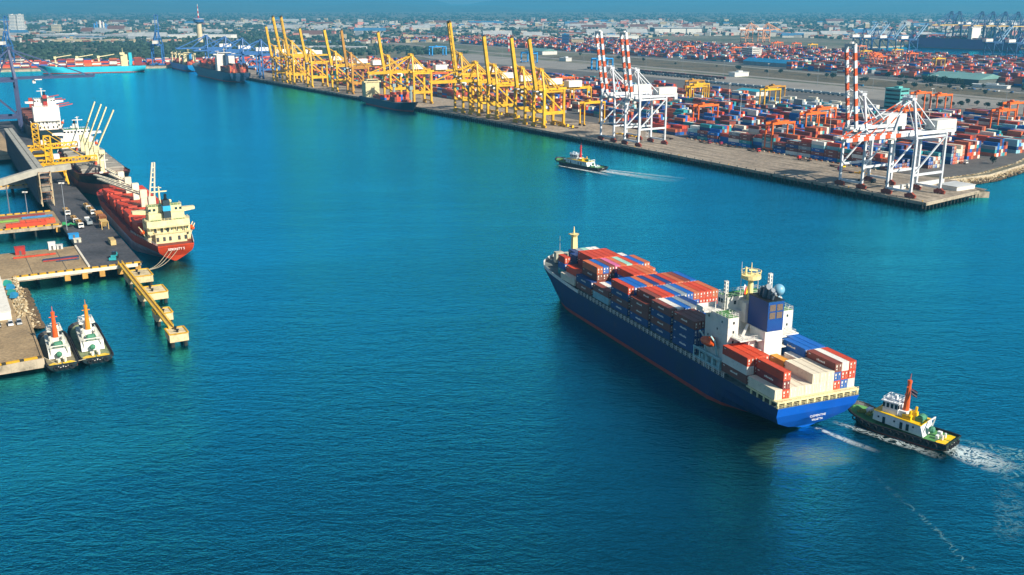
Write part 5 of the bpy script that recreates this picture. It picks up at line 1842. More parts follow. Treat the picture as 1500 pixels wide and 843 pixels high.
for u, n, tw, ld, bd_, lab in TRK:
    truck(lab, LP(u, n, zc), LP.rz(tw), 12, body=bd_, load=ld, group='trucks on the bulk pier')
def machine(label, loc, rz, m, name='wheel_loader', cat='loader'):
    t = thing(name, label, cat, loc, rz)
    b = MB(); b.box(-2.4, 2.2, -1.1, 1.1, .9, 2.0); b.box(-2.3, -.6, -1.0, 1.0, 2.0, 2.6); b.build('body', m, t)
    b = MB(); b.frustum(-.5, 1.1, -.9, .9, 2.0, 3.4, .15, .1); b.build('cab', glass, t)
    for x in (-1.5, 1.5):
        for s in (1, -1): MB().tube((x, s * .95, .8), (x, s * 1.45, .8), .8, n=10).build('wheel', rubber, t)
    b = MB(); b.bar((1.6, -.7, 1.6), (3.6, -.7, 1.0), .3); b.bar((1.6, .7, 1.6), (3.6, .7, 1.0), .3); b.box(3.4, 4.4, -1.5, 1.5, .3, 1.4); b.build('bucket', m, t)
    return t
machine('green and tan wheel loader beside the middle file of trucks', LP(93, -19.4, zc), LP.rz(90), P('loader_green', '2e9a58', .5, .3))
machine('teal forklift loader near the front edge of the dark pier', LP(11, -9.5, zc), LP.rz(200), P('loader_teal', '2f9aa0', .5, .3))
def hopper(label, u, n, m, L=6.0, H=4.6):
    t = thing('cargo_hopper', label, 'hopper', LP(u, n, zc), LP.rz())
    f = MB()
    for x in (-L / 2, L / 2):
        for y in (-1.6, 1.6): f.bar((x, y, 0), (x, y, H), .3)
    f.build('hopper_frame', m, t)
    f = MB().hexa([(-L / 4, -.8, 1.2), (L / 4, -.8, 1.2), (L / 4, .8, 1.2), (-L / 4, .8, 1.2)], [(-L / 2, -1.7, H), (L / 2, -1.7, H), (L / 2, 1.7, H), (-L / 2, 1.7, H)])
    f.build('hopper_bin', m, t)
    return t
ochre = P('hopper_ochre', 'c08a4a', .65, .4, .5, rust=.5)
hopper('ochre cargo hopper at the ship side, farthest of three', 103, -2.6, ochre)
hopper('rust brown cargo hopper at the ship side, middle one', 95, -2.2, P('hopper_brown', 'a86a40', .65, .4, .5, rust=.5), 7, 4.2)
hopper('tan cargo hopper at the ship side, nearest the pier end', 81, -3.4, P('hopper_tan', 'cfae68', .65, .35, .5), 8, 4.0)
bx = thing('cargo_crate', 'long cream crate lying alone on the dark pier deck', 'crate', LP(42, -5.6, zc), LP.rz())
MB().box(-4.2, 4.2, -1.2, 1.2, .15, 2.5).build('crate_body', P('crate_cream', 'cdb478', .7, .3, .5), bx)
c = MB()
for x in (-3.6, -1.2, 1.2, 3.6): c.box(x - .15, x + .15, -1.25, 1.25, 0, .15); c.box(x - .1, x + .1, -1.24, 1.24, 2.5, 2.56)
c.build('crate_batten', MATS['timber'], bx)

def car(label, loc, rz, m, group='cars parked by the white building'):
    t = thing('parked_car', label, 'car', loc, rz, group)
    b = MB()
    b.hexa([(-2.2, -.88, .35), (2.2, -.88, .35), (2.2, .88, .35), (-2.2, .88, .35)], [(-2.15, -.84, .95), (2.1, -.84, .85), (2.1, .84, .85), (-2.15, .84, .95)])
    b.build('body', m, t)
    b = MB(); b.hexa([(-2.0, -.78, .92), (1.0, -.78, .9), (1.0, .78, .9), (-2.0, .78, .92)], [(-1.6, -.66, 1.5), (.25, -.66, 1.5), (.25, .66, 1.5), (-1.6, .66, 1.5)])
    b.build('glasshouse', glass, t)
    b = MB(); b.box(-1.55, .2, -.64, .64, 1.5, 1.56); b.build('roof', m, t)
    for x in (-1.35, 1.35):
        for s in (1, -1): MB().tube((x, s * .7, .34), (x, s * .92, .34), .34, n=10).build('wheel', rubber, t)
    for s in (1, -1): MB().box(2.12, 2.2, s * .6 - .2, s * .6 + .2, .6, .78).build('headlight', white, t)
carw = P('car_white', 'e6e6e2', .3, .08); carb = P('car_charcoal', '3a3f45', .3, .1)
for n, m, lab in ((-54.8, P('car_silver', 'aeb4b8', .3, .1), 'silver car at the shore end of the parked cars'), (-57.6, carw, 'white car in the middle of the parked cars'), (-61.6, carb, 'charcoal car at the far end beside the white car')):
    car(lab, LP(-69.5, n, 4.2), LP.rz(180), m)

# the three bulk ships along the pier
def bulker(label, u_stern, n_c, az, L, B, hullm, bootm, D, housem, hatchm, nh, crane_m, jibs, bow_first=False, hh=15, funnel=None, sheer=2.6, boot=3.0, hz_=5.4, transom=None):
    t = thing('bulk_ship', label, 'ship', LP(u_stern, n_c, 0), hd(az))
    h, zk = hull_mb(L, B, D, -4, bow=.2, stern=.2, rake=7, counter=4, sheer=sheer, bul=.9, boot=boot, tz=1.5, tw=.6, nst=26, flare=1.1)
    h.build('hull', [hullm, bootm, P('deck_oxide', '7c3a30', .8, .4, .3), white, transom or hullm], t)
    rl_ = MB()
    for s in (1, -1):
        rl_ = MB()
        railing(rl_, [deck_edge(zk, 1 + L * .22 * i / 8, s) for i in range(9)], 1.1, .06, 2.2)
        rl_.build('stern_railing', white, t)
    a = MB()
    hx0 = 13
    a.box(hx0, hx0 + 11, -B * .36, B * .36, D - 1, D + hh - 6)
    a.box(hx0 + 2.5, hx0 + 11, -B * .30, B * .30, D + hh - 6, D + hh - 3)
    a.box(hx0 + 5, hx0 + 11.4, -B * .28, B * .28, D + hh - 3, D + hh)
    for s in (1, -1):
        a.hexa([(hx0 + 7.4, s * B * .28, D + hh - 4), (hx0 + 11.2, s * B * .28, D + hh - 4), (hx0 + 11.2, s * B * .53, D + hh - 3.3), (hx0 + 8, s * B * .53, D + hh - 3.3)],
               [(hx0 + 7.4, s * B * .28, D + hh - 2), (hx0 + 11.2, s * B * .28, D + hh - 2), (hx0 + 11.2, s * B * .53, D + hh - 2), (hx0 + 8, s * B * .53, D + hh - 2)])
    a.box(hx0 - 4, hx0, -B * .26, B * .26, D - 1, D + 3.2)
    a.build('superstructure', housem, t)
    w = Each('window', glass, t)
    for q in range(8):
        y = -B * .26 + B * .52 * q / 7
        w.box(hx0 + 11.38, hx0 + 11.46, y - .7, y + .7, D + hh - 2.2, D + hh - 1)
        for z in (1.4, 4.2):
            w.box(hx0 - .04, hx0 + .03, y * 1.2 - .35, y * 1.2 + .35, D + z, D + z + .8)
        if q in (0, 1, 6, 7): w.box(hx0 + 4.95, hx0 + 5.02, y - .6, y + .6, D + hh - 2.2, D + hh - 1)
    for s in (1, -1):
        for q in range(4):
            for z in (1.4, 4.4, 7): w.box(hx0 + 1.5 + 2.4 * q, hx0 + 2.3 + 2.4 * q, s * B * .36 - .05, s * B * .36 + .05, D + z, D + z + .8)
    dd_ = Each('door', P('door_shadow', '3a3d40', .7, .2), t)  # dark panels for doors, and for the painted shade of recesses
    for q in (-.24, -.13, .02, .12, .23):
        for z in (.1, 3.5):
            dd_.box(hx0 - .06 - (4 if z < 1 else 0), hx0 + .03 - (4 if z < 1 else 0), B * q - .6, B * q + .6, D + z, D + z + 2.0)
    af = MB()
    for z in (3.2, 6.2):
        af.box(hx0 - 2.6, hx0, -B * .35, B * .35, D + z, D + z + .2)
        for q in range(7):
            y = -B * .33 + B * .66 * q / 6
            af.bar((hx0 - 2.5, y, D + z - 3), (hx0 - 2.5, y, D + z), .2)
    af.build('aft_balcony', housem, t)
    g_ = MB()
    g_.box(hx0 + 5.2, hx0 + 11.2, -B * .27, B * .27, D + hh + .01, D + hh + .12)
    for s in (1, -1): g_.box(hx0 + .4, hx0 + 4.8, s * B * .2 - B * .09, s * B * .2 + B * .09, D + hh - 5.9, D + hh - 5.8)
    g_.build('green_deck', deckgreen, t)
    rl_ = MB()
    for z, x0, yy in ((D + hh, hx0 + 5, B * .28), (D + hh - 6, hx0, B * .36), (D + 3.2, hx0 - 4, B * .26)):
        railing(rl_, [(x0 + 5, -yy, z), (x0, -yy, z), (x0, yy, z), (x0 + 5, yy, z)], 1.0, .06, 1.6)
    for z in (D + 3.0, D + 6): rl_.box(hx0 - 1.4, hx0, -B * .34, B * .34, z - .2, z)
    rl_.build('house_railing', housem, t)
    f = MB(); f.frustum(hx0 + .2, hx0 + 4.4, -1.7, 1.7, D + hh - 6, D + hh + 3.4, .2, .2)
    f.mi(1).tube((hx0 + 2.3, 0, D + hh + 3.4), (hx0 + 1.8, 0, D + hh + 6.2), .8, .6)
    f.mi(2).box(hx0 + .1, hx0 + 4.5, -1.75, 1.75, D + hh - 1.6, D + hh + .8)
    f.build('funnel', [funnel[0], blackp, funnel[1]] if funnel else [housem, blackp, housem], t)
    m_ = MB(); m_.tube((hx0 + 8, 1.5, D + hh), (hx0 + 8, 1.5, D + hh + 9), .5, .3); m_.bar((hx0 + 8, -2, D + hh + 6.5), (hx0 + 8, 5, D + hh + 6.5), .5); m_.ball((hx0 + 8, -3, D + hh + 1.6), .9)
    m_.bar((hx0 + 8.4, .2, D + hh + 8.2), (hx0 + 8.4, 2.8, D + hh + 8.6), .3)
    m_.build('radar_mast', housem, t)
    x0, x1 = hx0 + 17, L * .88
    for i in range(nh):
        xa = x0 + (x1 - x0) * i / nh + 1.2
        xb = x0 + (x1 - x0) * (i + 1) / nh - 4.0
        c = MB()
        c.box(xa, xb, -B * .40, B * .40, D - .9, D + hz_ - 1.2)
        c.frustum(xa - .3, xb + .3, -B * .42, B * .42, D + hz_ - 1.2, D + hz_, .2, .5)
        for q in range(1, 4): c.box(xa + (xb - xa) * q / 4 - .15, xa + (xb - xa) * q / 4 + .15, -B * .36, B * .36, D + hz_, D + hz_ + .15)
        c.build('hatch_cover', hatchm, t)
        if i < nh and crane_m:
            xc = xb + 2.1
            c = MB()
            c.frustum(xc - 1.7, xc + 1.7, -1.7, 1.7, D - .9, D + 10, .3, .3)
            c.box(xc - 1.6, xc + 1.8, -1.7, 1.7, D + 10, D + 14)
            c.build('crane_post', crane_m, t)
            jx, jy, jz = jibs[i % len(jibs)]
            c = MB()
            a0, b0 = Vector((xc, 0, D + 11.5)), Vector((xc + jx, jy, D + 11.5 + jz))
            off = Vector((0, 1.3, 0)) if abs(jx) > abs(jy) else Vector((1.3, 0, 0))
            c.bar(a0 - off, b0 - off * .4, .7); c.bar(a0 + off, b0 + off * .4, .7)
            for q in range(1, 8):
                p = a0.lerp(b0, q / 8); o_ = off * (1 - .6 * q / 8)
                c.bar(p - o_, p + o_, .45)
            c.build('crane_jib', crane_m, t)
    fm_ = MB(); fm_.tube((L * .93, 0, D + sheer - 1), (L * .93, 0, D + 12), .6, .4); fm_.bar((L * .93, -2, D + 9), (L * .93, 2, D + 9), .5)
    for y in (-3, 3): fm_.tube((L * .945, y - 1, D + 1.5), (L * .945, y + 1, D + 1.5), .9)
    fm_.build('foremast', housem, t)
    for s in (1, -1):
        lb = MB()
        rings = [[(hx0 + 1.5 + 6 * q / 6, s * B * .42 + 1.2 * (1 - abs(q / 3 - 1) ** 3 * .7) * cos(k), D + 3.6 + 1.2 * (1 - abs(q / 3 - 1) ** 3 * .7) * sin(k)) for k in [2 * pi * e / 8 for e in range(8)]] for q in range(7)]
        lb.loft(rings)
        lb.build('lifeboat', orangep, t)
        dv_ = MB()
        for x in (2.4, 6.4): dv_.bar((hx0 + x, s * B * .36, D), (hx0 + x, s * B * .46, D + 6), .35)
        dv_.build('davit', housem, t)
    return t
ox = P('hull_oxide_red', '9e2e1d', .55, .4, .12, rust=.4)
hatchr = P('hatch_orange_red', 'c63c17', .55, .4, .25, rust=.25)
b1 = bulker('red bulk ship with orange hatch covers and cream house, stern towards the open water', 10, 17.5, -30, 162, 27, ox, P('boot_pale_grey', 'a9a6b4', .6, .3, .15), 8.5, cream, hatchr, 5, P('crane_ivory', 'ece2c4', .5, .2, .3),
            [(-3, -2, 20), (45, 15, 3), (44, 14, 2), (20, 6, 2), (18, 5, 2)], funnel=(P('funnel_black', '20242c', .5, .2), P('funnel_cyan', '2fa9dc', .45, .15)), boot=4.8, transom=P('transom_orange', 'c9431a', .5, .3, .2))
lettering('stern_lettering', 'SERENITY S', 1.5, MATS['letter_white'], b1, (-.12, 0, 6.4), (pi / 2, 0, -pi / 2))
blk = P('hull_black', '1a1d22', .5, .3, .1, rust=.2)
bulker('black and rust hulled bulk ship with raised jibs, moored bow to the red ship', 352, 17, 150, 158, 31, blk, P('boot_faded_red', '9c5648', .7, .4, .15), 13, white, P('hatch_grey', '8d8a80', .6, .35, .2), 5, cream, [(0, 11, 25), (0, 12, 25), (0, 12, 25), (1, 13, 25), (22, -3, 3)], hh=15, funnel=(white, white), boot=8.0, hz_=2.8)
bulker('black hulled ship with tall white bridge and red deck cranes beyond the ship loaders', 462, 12, -30, 180, 28, blk, bootred, 14, white, P('hatch_rust', '7c4536', .7, .4, .2), 5, P('crane_brick_red', 'b5402c', .5, .25, .3), [(4, -26, 4), (4, -26, 3)], hh=24, funnel=(P('funnel_red', 'b02a20', .5, .2), blackp))
ro = MB()
for y in (-1.0, 0, 1.2):
    a_, b_ = LP(11, 16 + y * 2, 6.0), LP(-18, -1 + y, 5.2)
    prev_ = a_
    for i in range(1, 9):
        p = a_.lerp(b_, i / 8); p.z -= 2.2 * sin(pi * i / 8)
        ro.tube(prev_, p, .1, n=5); prev_ = p
tag(ro.build('mooring_ropes', MATS['rope_pale']), 'three pale mooring ropes from the red ship stern to the first dolphin', 'rope')

# steel blue quay cranes at the left edge
sts_crane('steel blue grey quay crane at far end of bulk pier, boom lowered over ships', LP(545, -4, 5), LP.rz() + pi, cdark, white, None, W=20, G=30, hg=46, ha=72, boomL=62, back=14, up=False, brace='a', tk=2.4)
sts_crane('bright blue quay crane with raised boom behind the steel blue grey one', (-930, 1885, 4), radians(12), up=True, **dict(kb_, hg=38, ha=62, boomL=50, tk=2.2))
sheet('far_left_land', [lx(900, -30), lx(1340, -10), lx(1650, 40), lx(1650, -900), lx(900, -900)], -3, 4.0, [pierc, sidec])
# ------------------------------------------------------------------ buildings, trees, vehicles and lamps around the port
def building(name, label, x, y, rz, L, W, H, wallm, roofm, roof='flat', z=3.8, windows=0, winm=None, cat='building', group=None, rh=3.0):
    t = thing(name, label, cat, (x, y, z), rz, group)
    MB().box(-L / 2, L / 2, -W / 2, W / 2, -1, H).build('wall', wallm, t)
    m = MB()
    if roof == 'gable':
        m.add([(-L / 2 - 1, -W / 2 - 1, H), (L / 2 + 1, -W / 2 - 1, H), (L / 2 + 1, 0, H + rh), (-L / 2 - 1, 0, H + rh), (-L / 2 - 1, W / 2 + 1, H), (L / 2 + 1, W / 2 + 1, H)],
              [(0, 1, 2, 3), (3, 2, 5, 4), (0, 3, 4), (1, 5, 2), (0, 4, 5, 1)])
    else:
        m.box(-L / 2 - .5, L / 2 + .5, -W / 2 - .5, W / 2 + .5, H, H + .8)
        if L > 14: m.box(-L * .2, L * .1, -W * .25, W * .2, H + .8, H + 2.8)
    m.build('roof', roofm, t)
    if windows:
        w = Each('window_band', winm or glass, t)
        for k in range(windows):
            z0 = H * (k + .35) / windows
            z1 = z0 + H / windows * .42
            for s in (1, -1):
                w.box(-L * .46, L * .46, s * W / 2 - .06, s * W / 2 + .06, z0, z1)
                w.box(s * L / 2 - .06, s * L / 2 + .06, -W * .45, W * .45, z0, z1)
    return t
wallw = P('wall_white', 'dcdad0', .8, .2, .1); wallc = P('wall_cream', 'd0c09a', .8, .25, .1); wallg = P('wall_grey', '9aa0a4', .8, .25, .1)
roofw = P('roof_pale', 'c9ccca', .6, .25, .05); roofg = P('roof_grey_green', '6f9a94', .5, .2, .04); roofb = P('roof_blue', '1f7fae', .5, .2, .05); rooft = P('roof_teal', '2ba0b4', .5, .2, .05)
roofr = P('roof_terracotta', '8f4a36', .8, .3, .1); wallt = P('wall_teal', '5fb0ac', .6, .2, .1)
def at(u, n): p = Q(u, n); return p.x, p.y
building('warehouse', 'big shed with pale green gabled roof beyond the inner road', *at(560, 838), RZQ, 84, 60, 8, P('shed_dark_grey', '5c625e', .8, .2), roofg, 'gable', rh=7)  # walls in one even dark grey
building('open_shelter', 'low white canopy roofs in front of the green roofed shed', *at(488, 790), RZQ + .2, 50, 12, 3.4, wallw, roofw)
building('parking_block', 'teal banded multi storey block at the far right beyond the green roofed shed', *at(452, 850), RZQ, 26, 40, 17, wallt, rooft, windows=5, winm=P('band_dark', '24505c', .6, .2))
building('control_building', 'teal office block rising behind the lowered white boom crane', *at(365, 436), RZQ, 20, 14, 22, wallt, wallt, windows=5)
building('canopy', 'blue roofed canopy with white posts at the edge of the rail yard', *at(573, 425), RZQ, 34, 20, 6, wallw, rooft, 'gable', rh=2)
building('toll_canopy', 'white road canopy on the dual road', *at(834, 652), RZQ + pi / 2, 30, 14, 6, wallw, roofw)
building('office_block', 'white port office of six storeys beyond the scrub strip', *at(1174, 1013), RZQ, 30, 26, 24, wallw, roofw, windows=6)
building('terminal_hall', 'long hall with deep teal roof next to the white port office', *at(1005, 900), RZQ, 120, 30, 7, wallg, roofb, 'gable', rh=6)
building('terminal_hall', 'small turquoise roofed canopy left of the white port office', *at(1240, 985), RZQ, 70, 24, 7, wallg, rooft)
building('terminal_hall', 'turquoise roofed canopy among the far stacks right of the long hall', *at(800, 900), RZQ, 60, 20, 6, wallg, rooft)
building('site_office', 'small pale green block at the end of the long teal hall', *at(930, 905), RZQ, 16, 14, 12, P('wall_mint', 'a8cfae', .8, .2), roofw, windows=3)
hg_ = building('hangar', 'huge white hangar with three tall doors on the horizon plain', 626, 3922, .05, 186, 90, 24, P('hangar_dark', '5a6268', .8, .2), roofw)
for k in (-1, 0, 1):
    MB().box(k * 61 - 28, k * 61 + 28, -45.6, -45, 0, 20).build('door', wallw, hg_)
building('warehouse', 'long white warehouse left of the huge hangar', 330, 3300, .05, 150, 50, 13, wallw, roofw)
building('warehouse', 'low blue sheds between the booms of the white cranes', 360, 2950, .1, 170, 36, 7, roofb, roofb)
building('tower_block', 'dark blue glass office tower beyond the scrub', 140, 2690, 0, 19, 19, 34, P('tower_glass', '2d4f86', .35, .15), roofb, windows=9)
building('office_block', 'beige office block beside the dark blue tower', 175, 2740, 0, 32, 20, 22, wallc, roofw, windows=5)
building('warehouse', 'shed with pale green roof behind the raised yellow booms', 66, 2350, RZQ, 76, 40, 8, wallw, roofg, 'gable', rh=5)
building('workshop', 'small white workshop in the scrub behind the yellow cranes', 108, 2060, RZQ, 24, 14, 6, wallw, roofw)
building('warehouse', 'long grey logistics warehouse with pale roof stripes, left of the observation tower', -1480, 3430, -.06, 190, 70, 13, wallg, roofw)
building('warehouse', 'long grey logistics warehouse, middle one of the pale roofed row', -1270, 3430, -.06, 150, 70, 13, wallg, roofw)
building('warehouse', 'long logistics warehouse just left of the observation tower', -1040, 3420, -.06, 230, 60, 12, wallw, roofw)
building('warehouse', 'beige roofed sprawling shed in front of the grey warehouses', -1330, 3060, -.05, 130, 60, 8, wallc, P('roof_beige', 'c2b494', .8, .25))
building('warehouse', 'second beige roofed shed in front of the grey warehouses', -1170, 3010, -.05, 110, 50, 8, wallc, MATS['roof_beige'])
building('warehouse', 'long white roof low behind the tall yellow crane pair', -560, 2600, -.3, 120, 40, 8, wallw, roofw)
building('warehouse', 'long white roofed depot behind the yellow cranes', -430, 2560, -.35, 130, 40, 8, wallw, roofw)
building('warehouse', 'white depot shed behind the old brownish crane', -330, 1960, RZQ, 60, 26, 9, wallw, roofw)
building('silo_house', 'small white domed plant house behind the turquoise ship', -930, 1920, 0, 16, 14, 14, wallw, roofr, windows=3)
# high-rise pair
for x, y, H, lab in ((-1818, 3752, 72, 'tall pale high-rise, left tower of the pair'), (-1796, 3765, 73, 'tall pale high-rise, right tower of the pair')):
    building('high_rise', lab, x, y, .1, 18, 20, H, wallw, wallw, windows=14, winm=P('win_haze', '6b7f8e', .4, .1))
for i, (x, y, L, H) in enumerate(((-1870, 3640, 60, 26), (-1800, 3620, 46, 24), (-1755, 3960, 30, 34))):
    building('apartment_block', ('wide cream apartment block at the far left below the high-rises', 'cream apartment block directly below the high-rises', 'pale rounded block right of the high-rises')[i], x, y, 0, L, 20, H, wallc, wallw, windows=6, winm=MATS['win_haze'])
# odd blue and white plant
pl_ = thing('process_plant', 'blue and white industrial plant with crown-like frames on the horizon', 'plant', (-1560, 3900, 4), 0)
b = MB(); b.box(-28, 28, -14, 14, 0, 16); b.box(-20, 20, -10, 10, 16, 24); b.build('plant_base', wallg, pl_)
b = MB()
for i, x in enumerate((-24, -14, -3, 8, 19)):
    b.tube((x, 0, 20), (x, 0, 40 + 6 * (i % 2)), 3.4, 3.0, 8); b.bar((x, 0, 40), (x + 9, 0, 28), 2)
b.build('plant_columns', P('plant_blue', '3f86c0', .5, .2), pl_)
b = MB(); b.tube((0, -4, 20), (0, -4, 50), 4.5, 4, 10); b.tube((12, -3, 20), (12, -3, 44), 3, 3, 10); b.build('plant_silos', wallw, pl_)
# observation tower
ot = thing('observation_tower', 'slender concrete observation tower with blue pod and red and white mast', 'tower', (-875, 2875, 4), 0)
MB().tube((0, 0, -1), (0, 0, 62), 8, 6.5, 16).build('shaft', wallc, ot)
b = MB(); b.tube((0, 0, 58), (0, 0, 62), 6.8, 14, 20); b.tube((0, 0, 62), (0, 0, 70), 14, 15, 20); b.tube((0, 0, 70), (0, 0, 73), 15, 8, 20); b.build('pod', P('pod_blue', '2b5f96', .3, .1), ot)
MB().tube((0, 0, 69.8), (0, 0, 71), 15.4, 15.4, 20).build('pod_ring', wallw, ot)
b = MB()
for i in range(6):
    b.mi(i % 2); b.tube((0, 0, 73 + 6.2 * i), (0, 0, 79.2 + 6.2 * i), 2.2 - .3 * i, 2.0 - .3 * i, 8)
b.build('mast', [redp, white], ot)
sx = thing('striped_chimney', 'thin red and white chimney behind the raised yellow booms', 'chimney', (-8, 2470, 4), 0)
b = MB()
for i in range(6): b.mi(i % 2); b.tube((0, 0, 7 * i), (0, 0, 7 * i + 7), 2.0, 1.9, 8)
b.build('shaft', [redp, white], sx)
b = MB(); b.tube((0, 0, 41.8), (0, 0, 42.6), 2.4, 2.4, 8); b.build('rim', white, sx)

# the white end structure on the quay tip
es = thing('quay_end_shed', 'low white roofed store on the tip of the container quay', 'store', Q(22, 58, 4), Q.rz(90))
MB().box(-9, 9, -7, 7, 0, 2.4).build('wall', wallw, es)
MB().box(-9.4, 9.4, -7.4, 7.4, 2.4, 2.7).build('roof', roofw, es)
b = MB()
for x in (-6, 0, 6): b.box(x - 1.6, x + 1.6, 6.98, 7.06, .1, 2.1)
b.build('door', P('door_dark', '3a3e42', .6, .2), es)
ew = thing('parapet_wall', 'long white parapet wall round the inner corner of the quay tip', 'wall', Q(38, 40, 4), Q.rz(90))
MB().box(-22, 28, -.4, .4, 0, 2.6).build('wall_panel', wallw, ew)
MB().box(-22.2, 28.2, -.55, .55, 2.6, 2.8).build('coping', roofw, ew)

# ---- houses of the town
import itertools
def back(px, py, z=4.0):
    """point of the plain seen in that direction from the survey height"""
    xx = (px - 750) / 1457.3; uu = (421.5 - py) / 1457.3
    c_, s_ = cos(.278), sin(.278)
    d = Vector((xx, c_ + uu * s_, -s_ + uu * c_))
    t = (z - CAM_H) / d.z
    return Vector((d.x * t, d.y * t, z))
def in_port(p):
    du, dn = (p.x - Q.o[0]) * Q.eu[0] + (p.y - Q.o[1]) * Q.eu[1], (p.x - Q.o[0]) * Q.en[0] + (p.y - Q.o[1]) * Q.en[1]
    if -600 < du < 2400 and 640 < dn < 2150: return True
    if -600 < du < 1720 and -200 < dn <= 660: return True
    return False
rh_ = random.Random(31)
town = MB()
tm = [P('town_white', 'bab7ac', .8, .2, .1), P('town_cream', 'b3a482', .8, .25, .1), wallg, roofr, P('roof_brown', '6e4a3c', .8, .3, .1), P('town_roof_pale', 'a3a6a4', .7, .3, .05), P('town_roof_blue', '3a6f94', .6, .2, .05), P('wall_pink', 'c98a78', .8, .2, .1)]
spots = []
while len(spots) < 3000:
    px = rh_.uniform(-40, 1540)
    py = 30 + 35 * rh_.random() ** .85
    p = back(px, py)
    if in_port(p) or p.y < 2250 or p.y > 11500: continue
    d = p.length
    if abs(px - 294) < 8 and py > 50: continue
    if px < 400 and py > 38 and rh_.random() < .8: continue
    if (sin(p.x * .0031) + sin(p.y * .0023 + 1.7) + sin((p.x - p.y) * .0019)) < -.5 and rh_.random() < .85: continue
    spots.append((d, p, px, py))
spots.sort(key=lambda q: q[0])
def house_shape(mb, p, a, L, W, H, wm, rm, gable):
    c_, s_ = cos(a), sin(a)
    def tr(x, y, z): return (p.x + c_ * x - s_ * y, p.y + s_ * x + c_ * y, p.z + z)
    mb.mi(wm).hexa([tr(-L / 2, -W / 2, -1), tr(L / 2, -W / 2, -1), tr(L / 2, W / 2, -1), tr(-L / 2, W / 2, -1)], [tr(-L / 2, -W / 2, H), tr(L / 2, -W / 2, H), tr(L / 2, W / 2, H), tr(-L / 2, W / 2, H)])
    if gable:
        mb.mi(rm).add([tr(-L / 2 - .5, -W / 2 - .5, H), tr(L / 2 + .5, -W / 2 - .5, H), tr(L / 2 + .5, 0, H + W * .3), tr(-L / 2 - .5, 0, H + W * .3), tr(-L / 2 - .5, W / 2 + .5, H), tr(L / 2 + .5, W / 2 + .5, H)], [(0, 1, 2, 3), (3, 2, 5, 4), (0, 3, 4), (1, 5, 2)])
    else:
        mb.mi(rm).hexa([tr(-L / 2 - .3, -W / 2 - .3, H), tr(L / 2 + .3, -W / 2 - .3, H), tr(L / 2 + .3, W / 2 + .3, H), tr(-L / 2 - .3, W / 2 + .3, H)], [tr(-L / 2 - .3, -W / 2 - .3, H + .6), tr(L / 2 + .3, -W / 2 - .3, H + .6), tr(L / 2 + .3, W / 2 + .3, H + .6), tr(-L / 2 - .3, W / 2 + .3, H + .6)])
protos = []
for k in range(6):
    L, W, H = ((16, 11, 7), (22, 12, 9), (12, 10, 12), (26, 14, 6), (14, 12, 15), (34, 16, 8))[k]
    wm = (0, 1, 0, 2, 1, 0)[k]; rm = (3, 5, 5, 6, 4, 3)[k]
    gb = k in (0, 3, 5)
    a = MB(); a.box(-L / 2, L / 2, -W / 2, W / 2, -1, H)
    b = MB()
    if gb: b.add([(-L / 2 - .5, -W / 2 - .5, H), (L / 2 + .5, -W / 2 - .5, H), (L / 2 + .5, 0, H + W * .3), (-L / 2 - .5, 0, H + W * .3), (-L / 2 - .5, W / 2 + .5, H), (L / 2 + .5, W / 2 + .5, H)], [(0, 1, 2, 3), (3, 2, 5, 4), (0, 3, 4), (1, 5, 2), (0, 4, 5, 1)])
    else: b.box(-L / 2 - .3, L / 2 + .3, -W / 2 - .3, W / 2 + .3, H, H + .7)
    protos.append((a.mesh('wall', tm[wm]), b.mesh('roof', tm[rm]), None, ('white house with terracotta roof', 'cream flat roofed house', 'white flat roofed block', 'grey shed with blue roof', 'cream tall block with brown roof', 'long white house with terracotta roof')[k]))
NH = 150
for i, (d, p, px, py) in enumerate(spots):
    a = rh_.uniform(-.5, .5)
    if i < NH:
        k = rh_.randrange(6)
        t = thing('town_house', f'{protos[k][3]} in the hazy town beyond the port', 'house', p, a, 'town houses, ' + protos[k][3])
        t.scale = (.72, .72, .72)
        put('wall', protos[k][0], t, (0, 0, 0)); put('roof', protos[k][1], t, (0, 0, 0))
    else:
        s_ = rh_.uniform(.8, 1.5) * (1.25 if d > 5000 else 1)
        if rh_.random() < .05:
            house_shape(town, p, a * .3, rh_.uniform(50, 130), rh_.uniform(24, 50), rh_.uniform(6, 11), rh_.choice((0, 2)), rh_.choice((5, 5, 5, 6, 4)), rh_.random() < .5)
            continue
        house_shape(town, p, a, rh_.uniform(8, 20) * s_, rh_.uniform(6, 11) * s_, rh_.choice((3, 4, 4, 5, 6, 6, 8, 14)) * s_ * .8, rh_.choice((0, 0, 0, 1, 1, 2, 7)), rh_.choice((3, 3, 4, 5, 5, 5, 0, 6)), rh_.random() < .55)
tag(town.build('town', tm), 'low houses and sheds of the far town fading into the haze', kind='stuff')

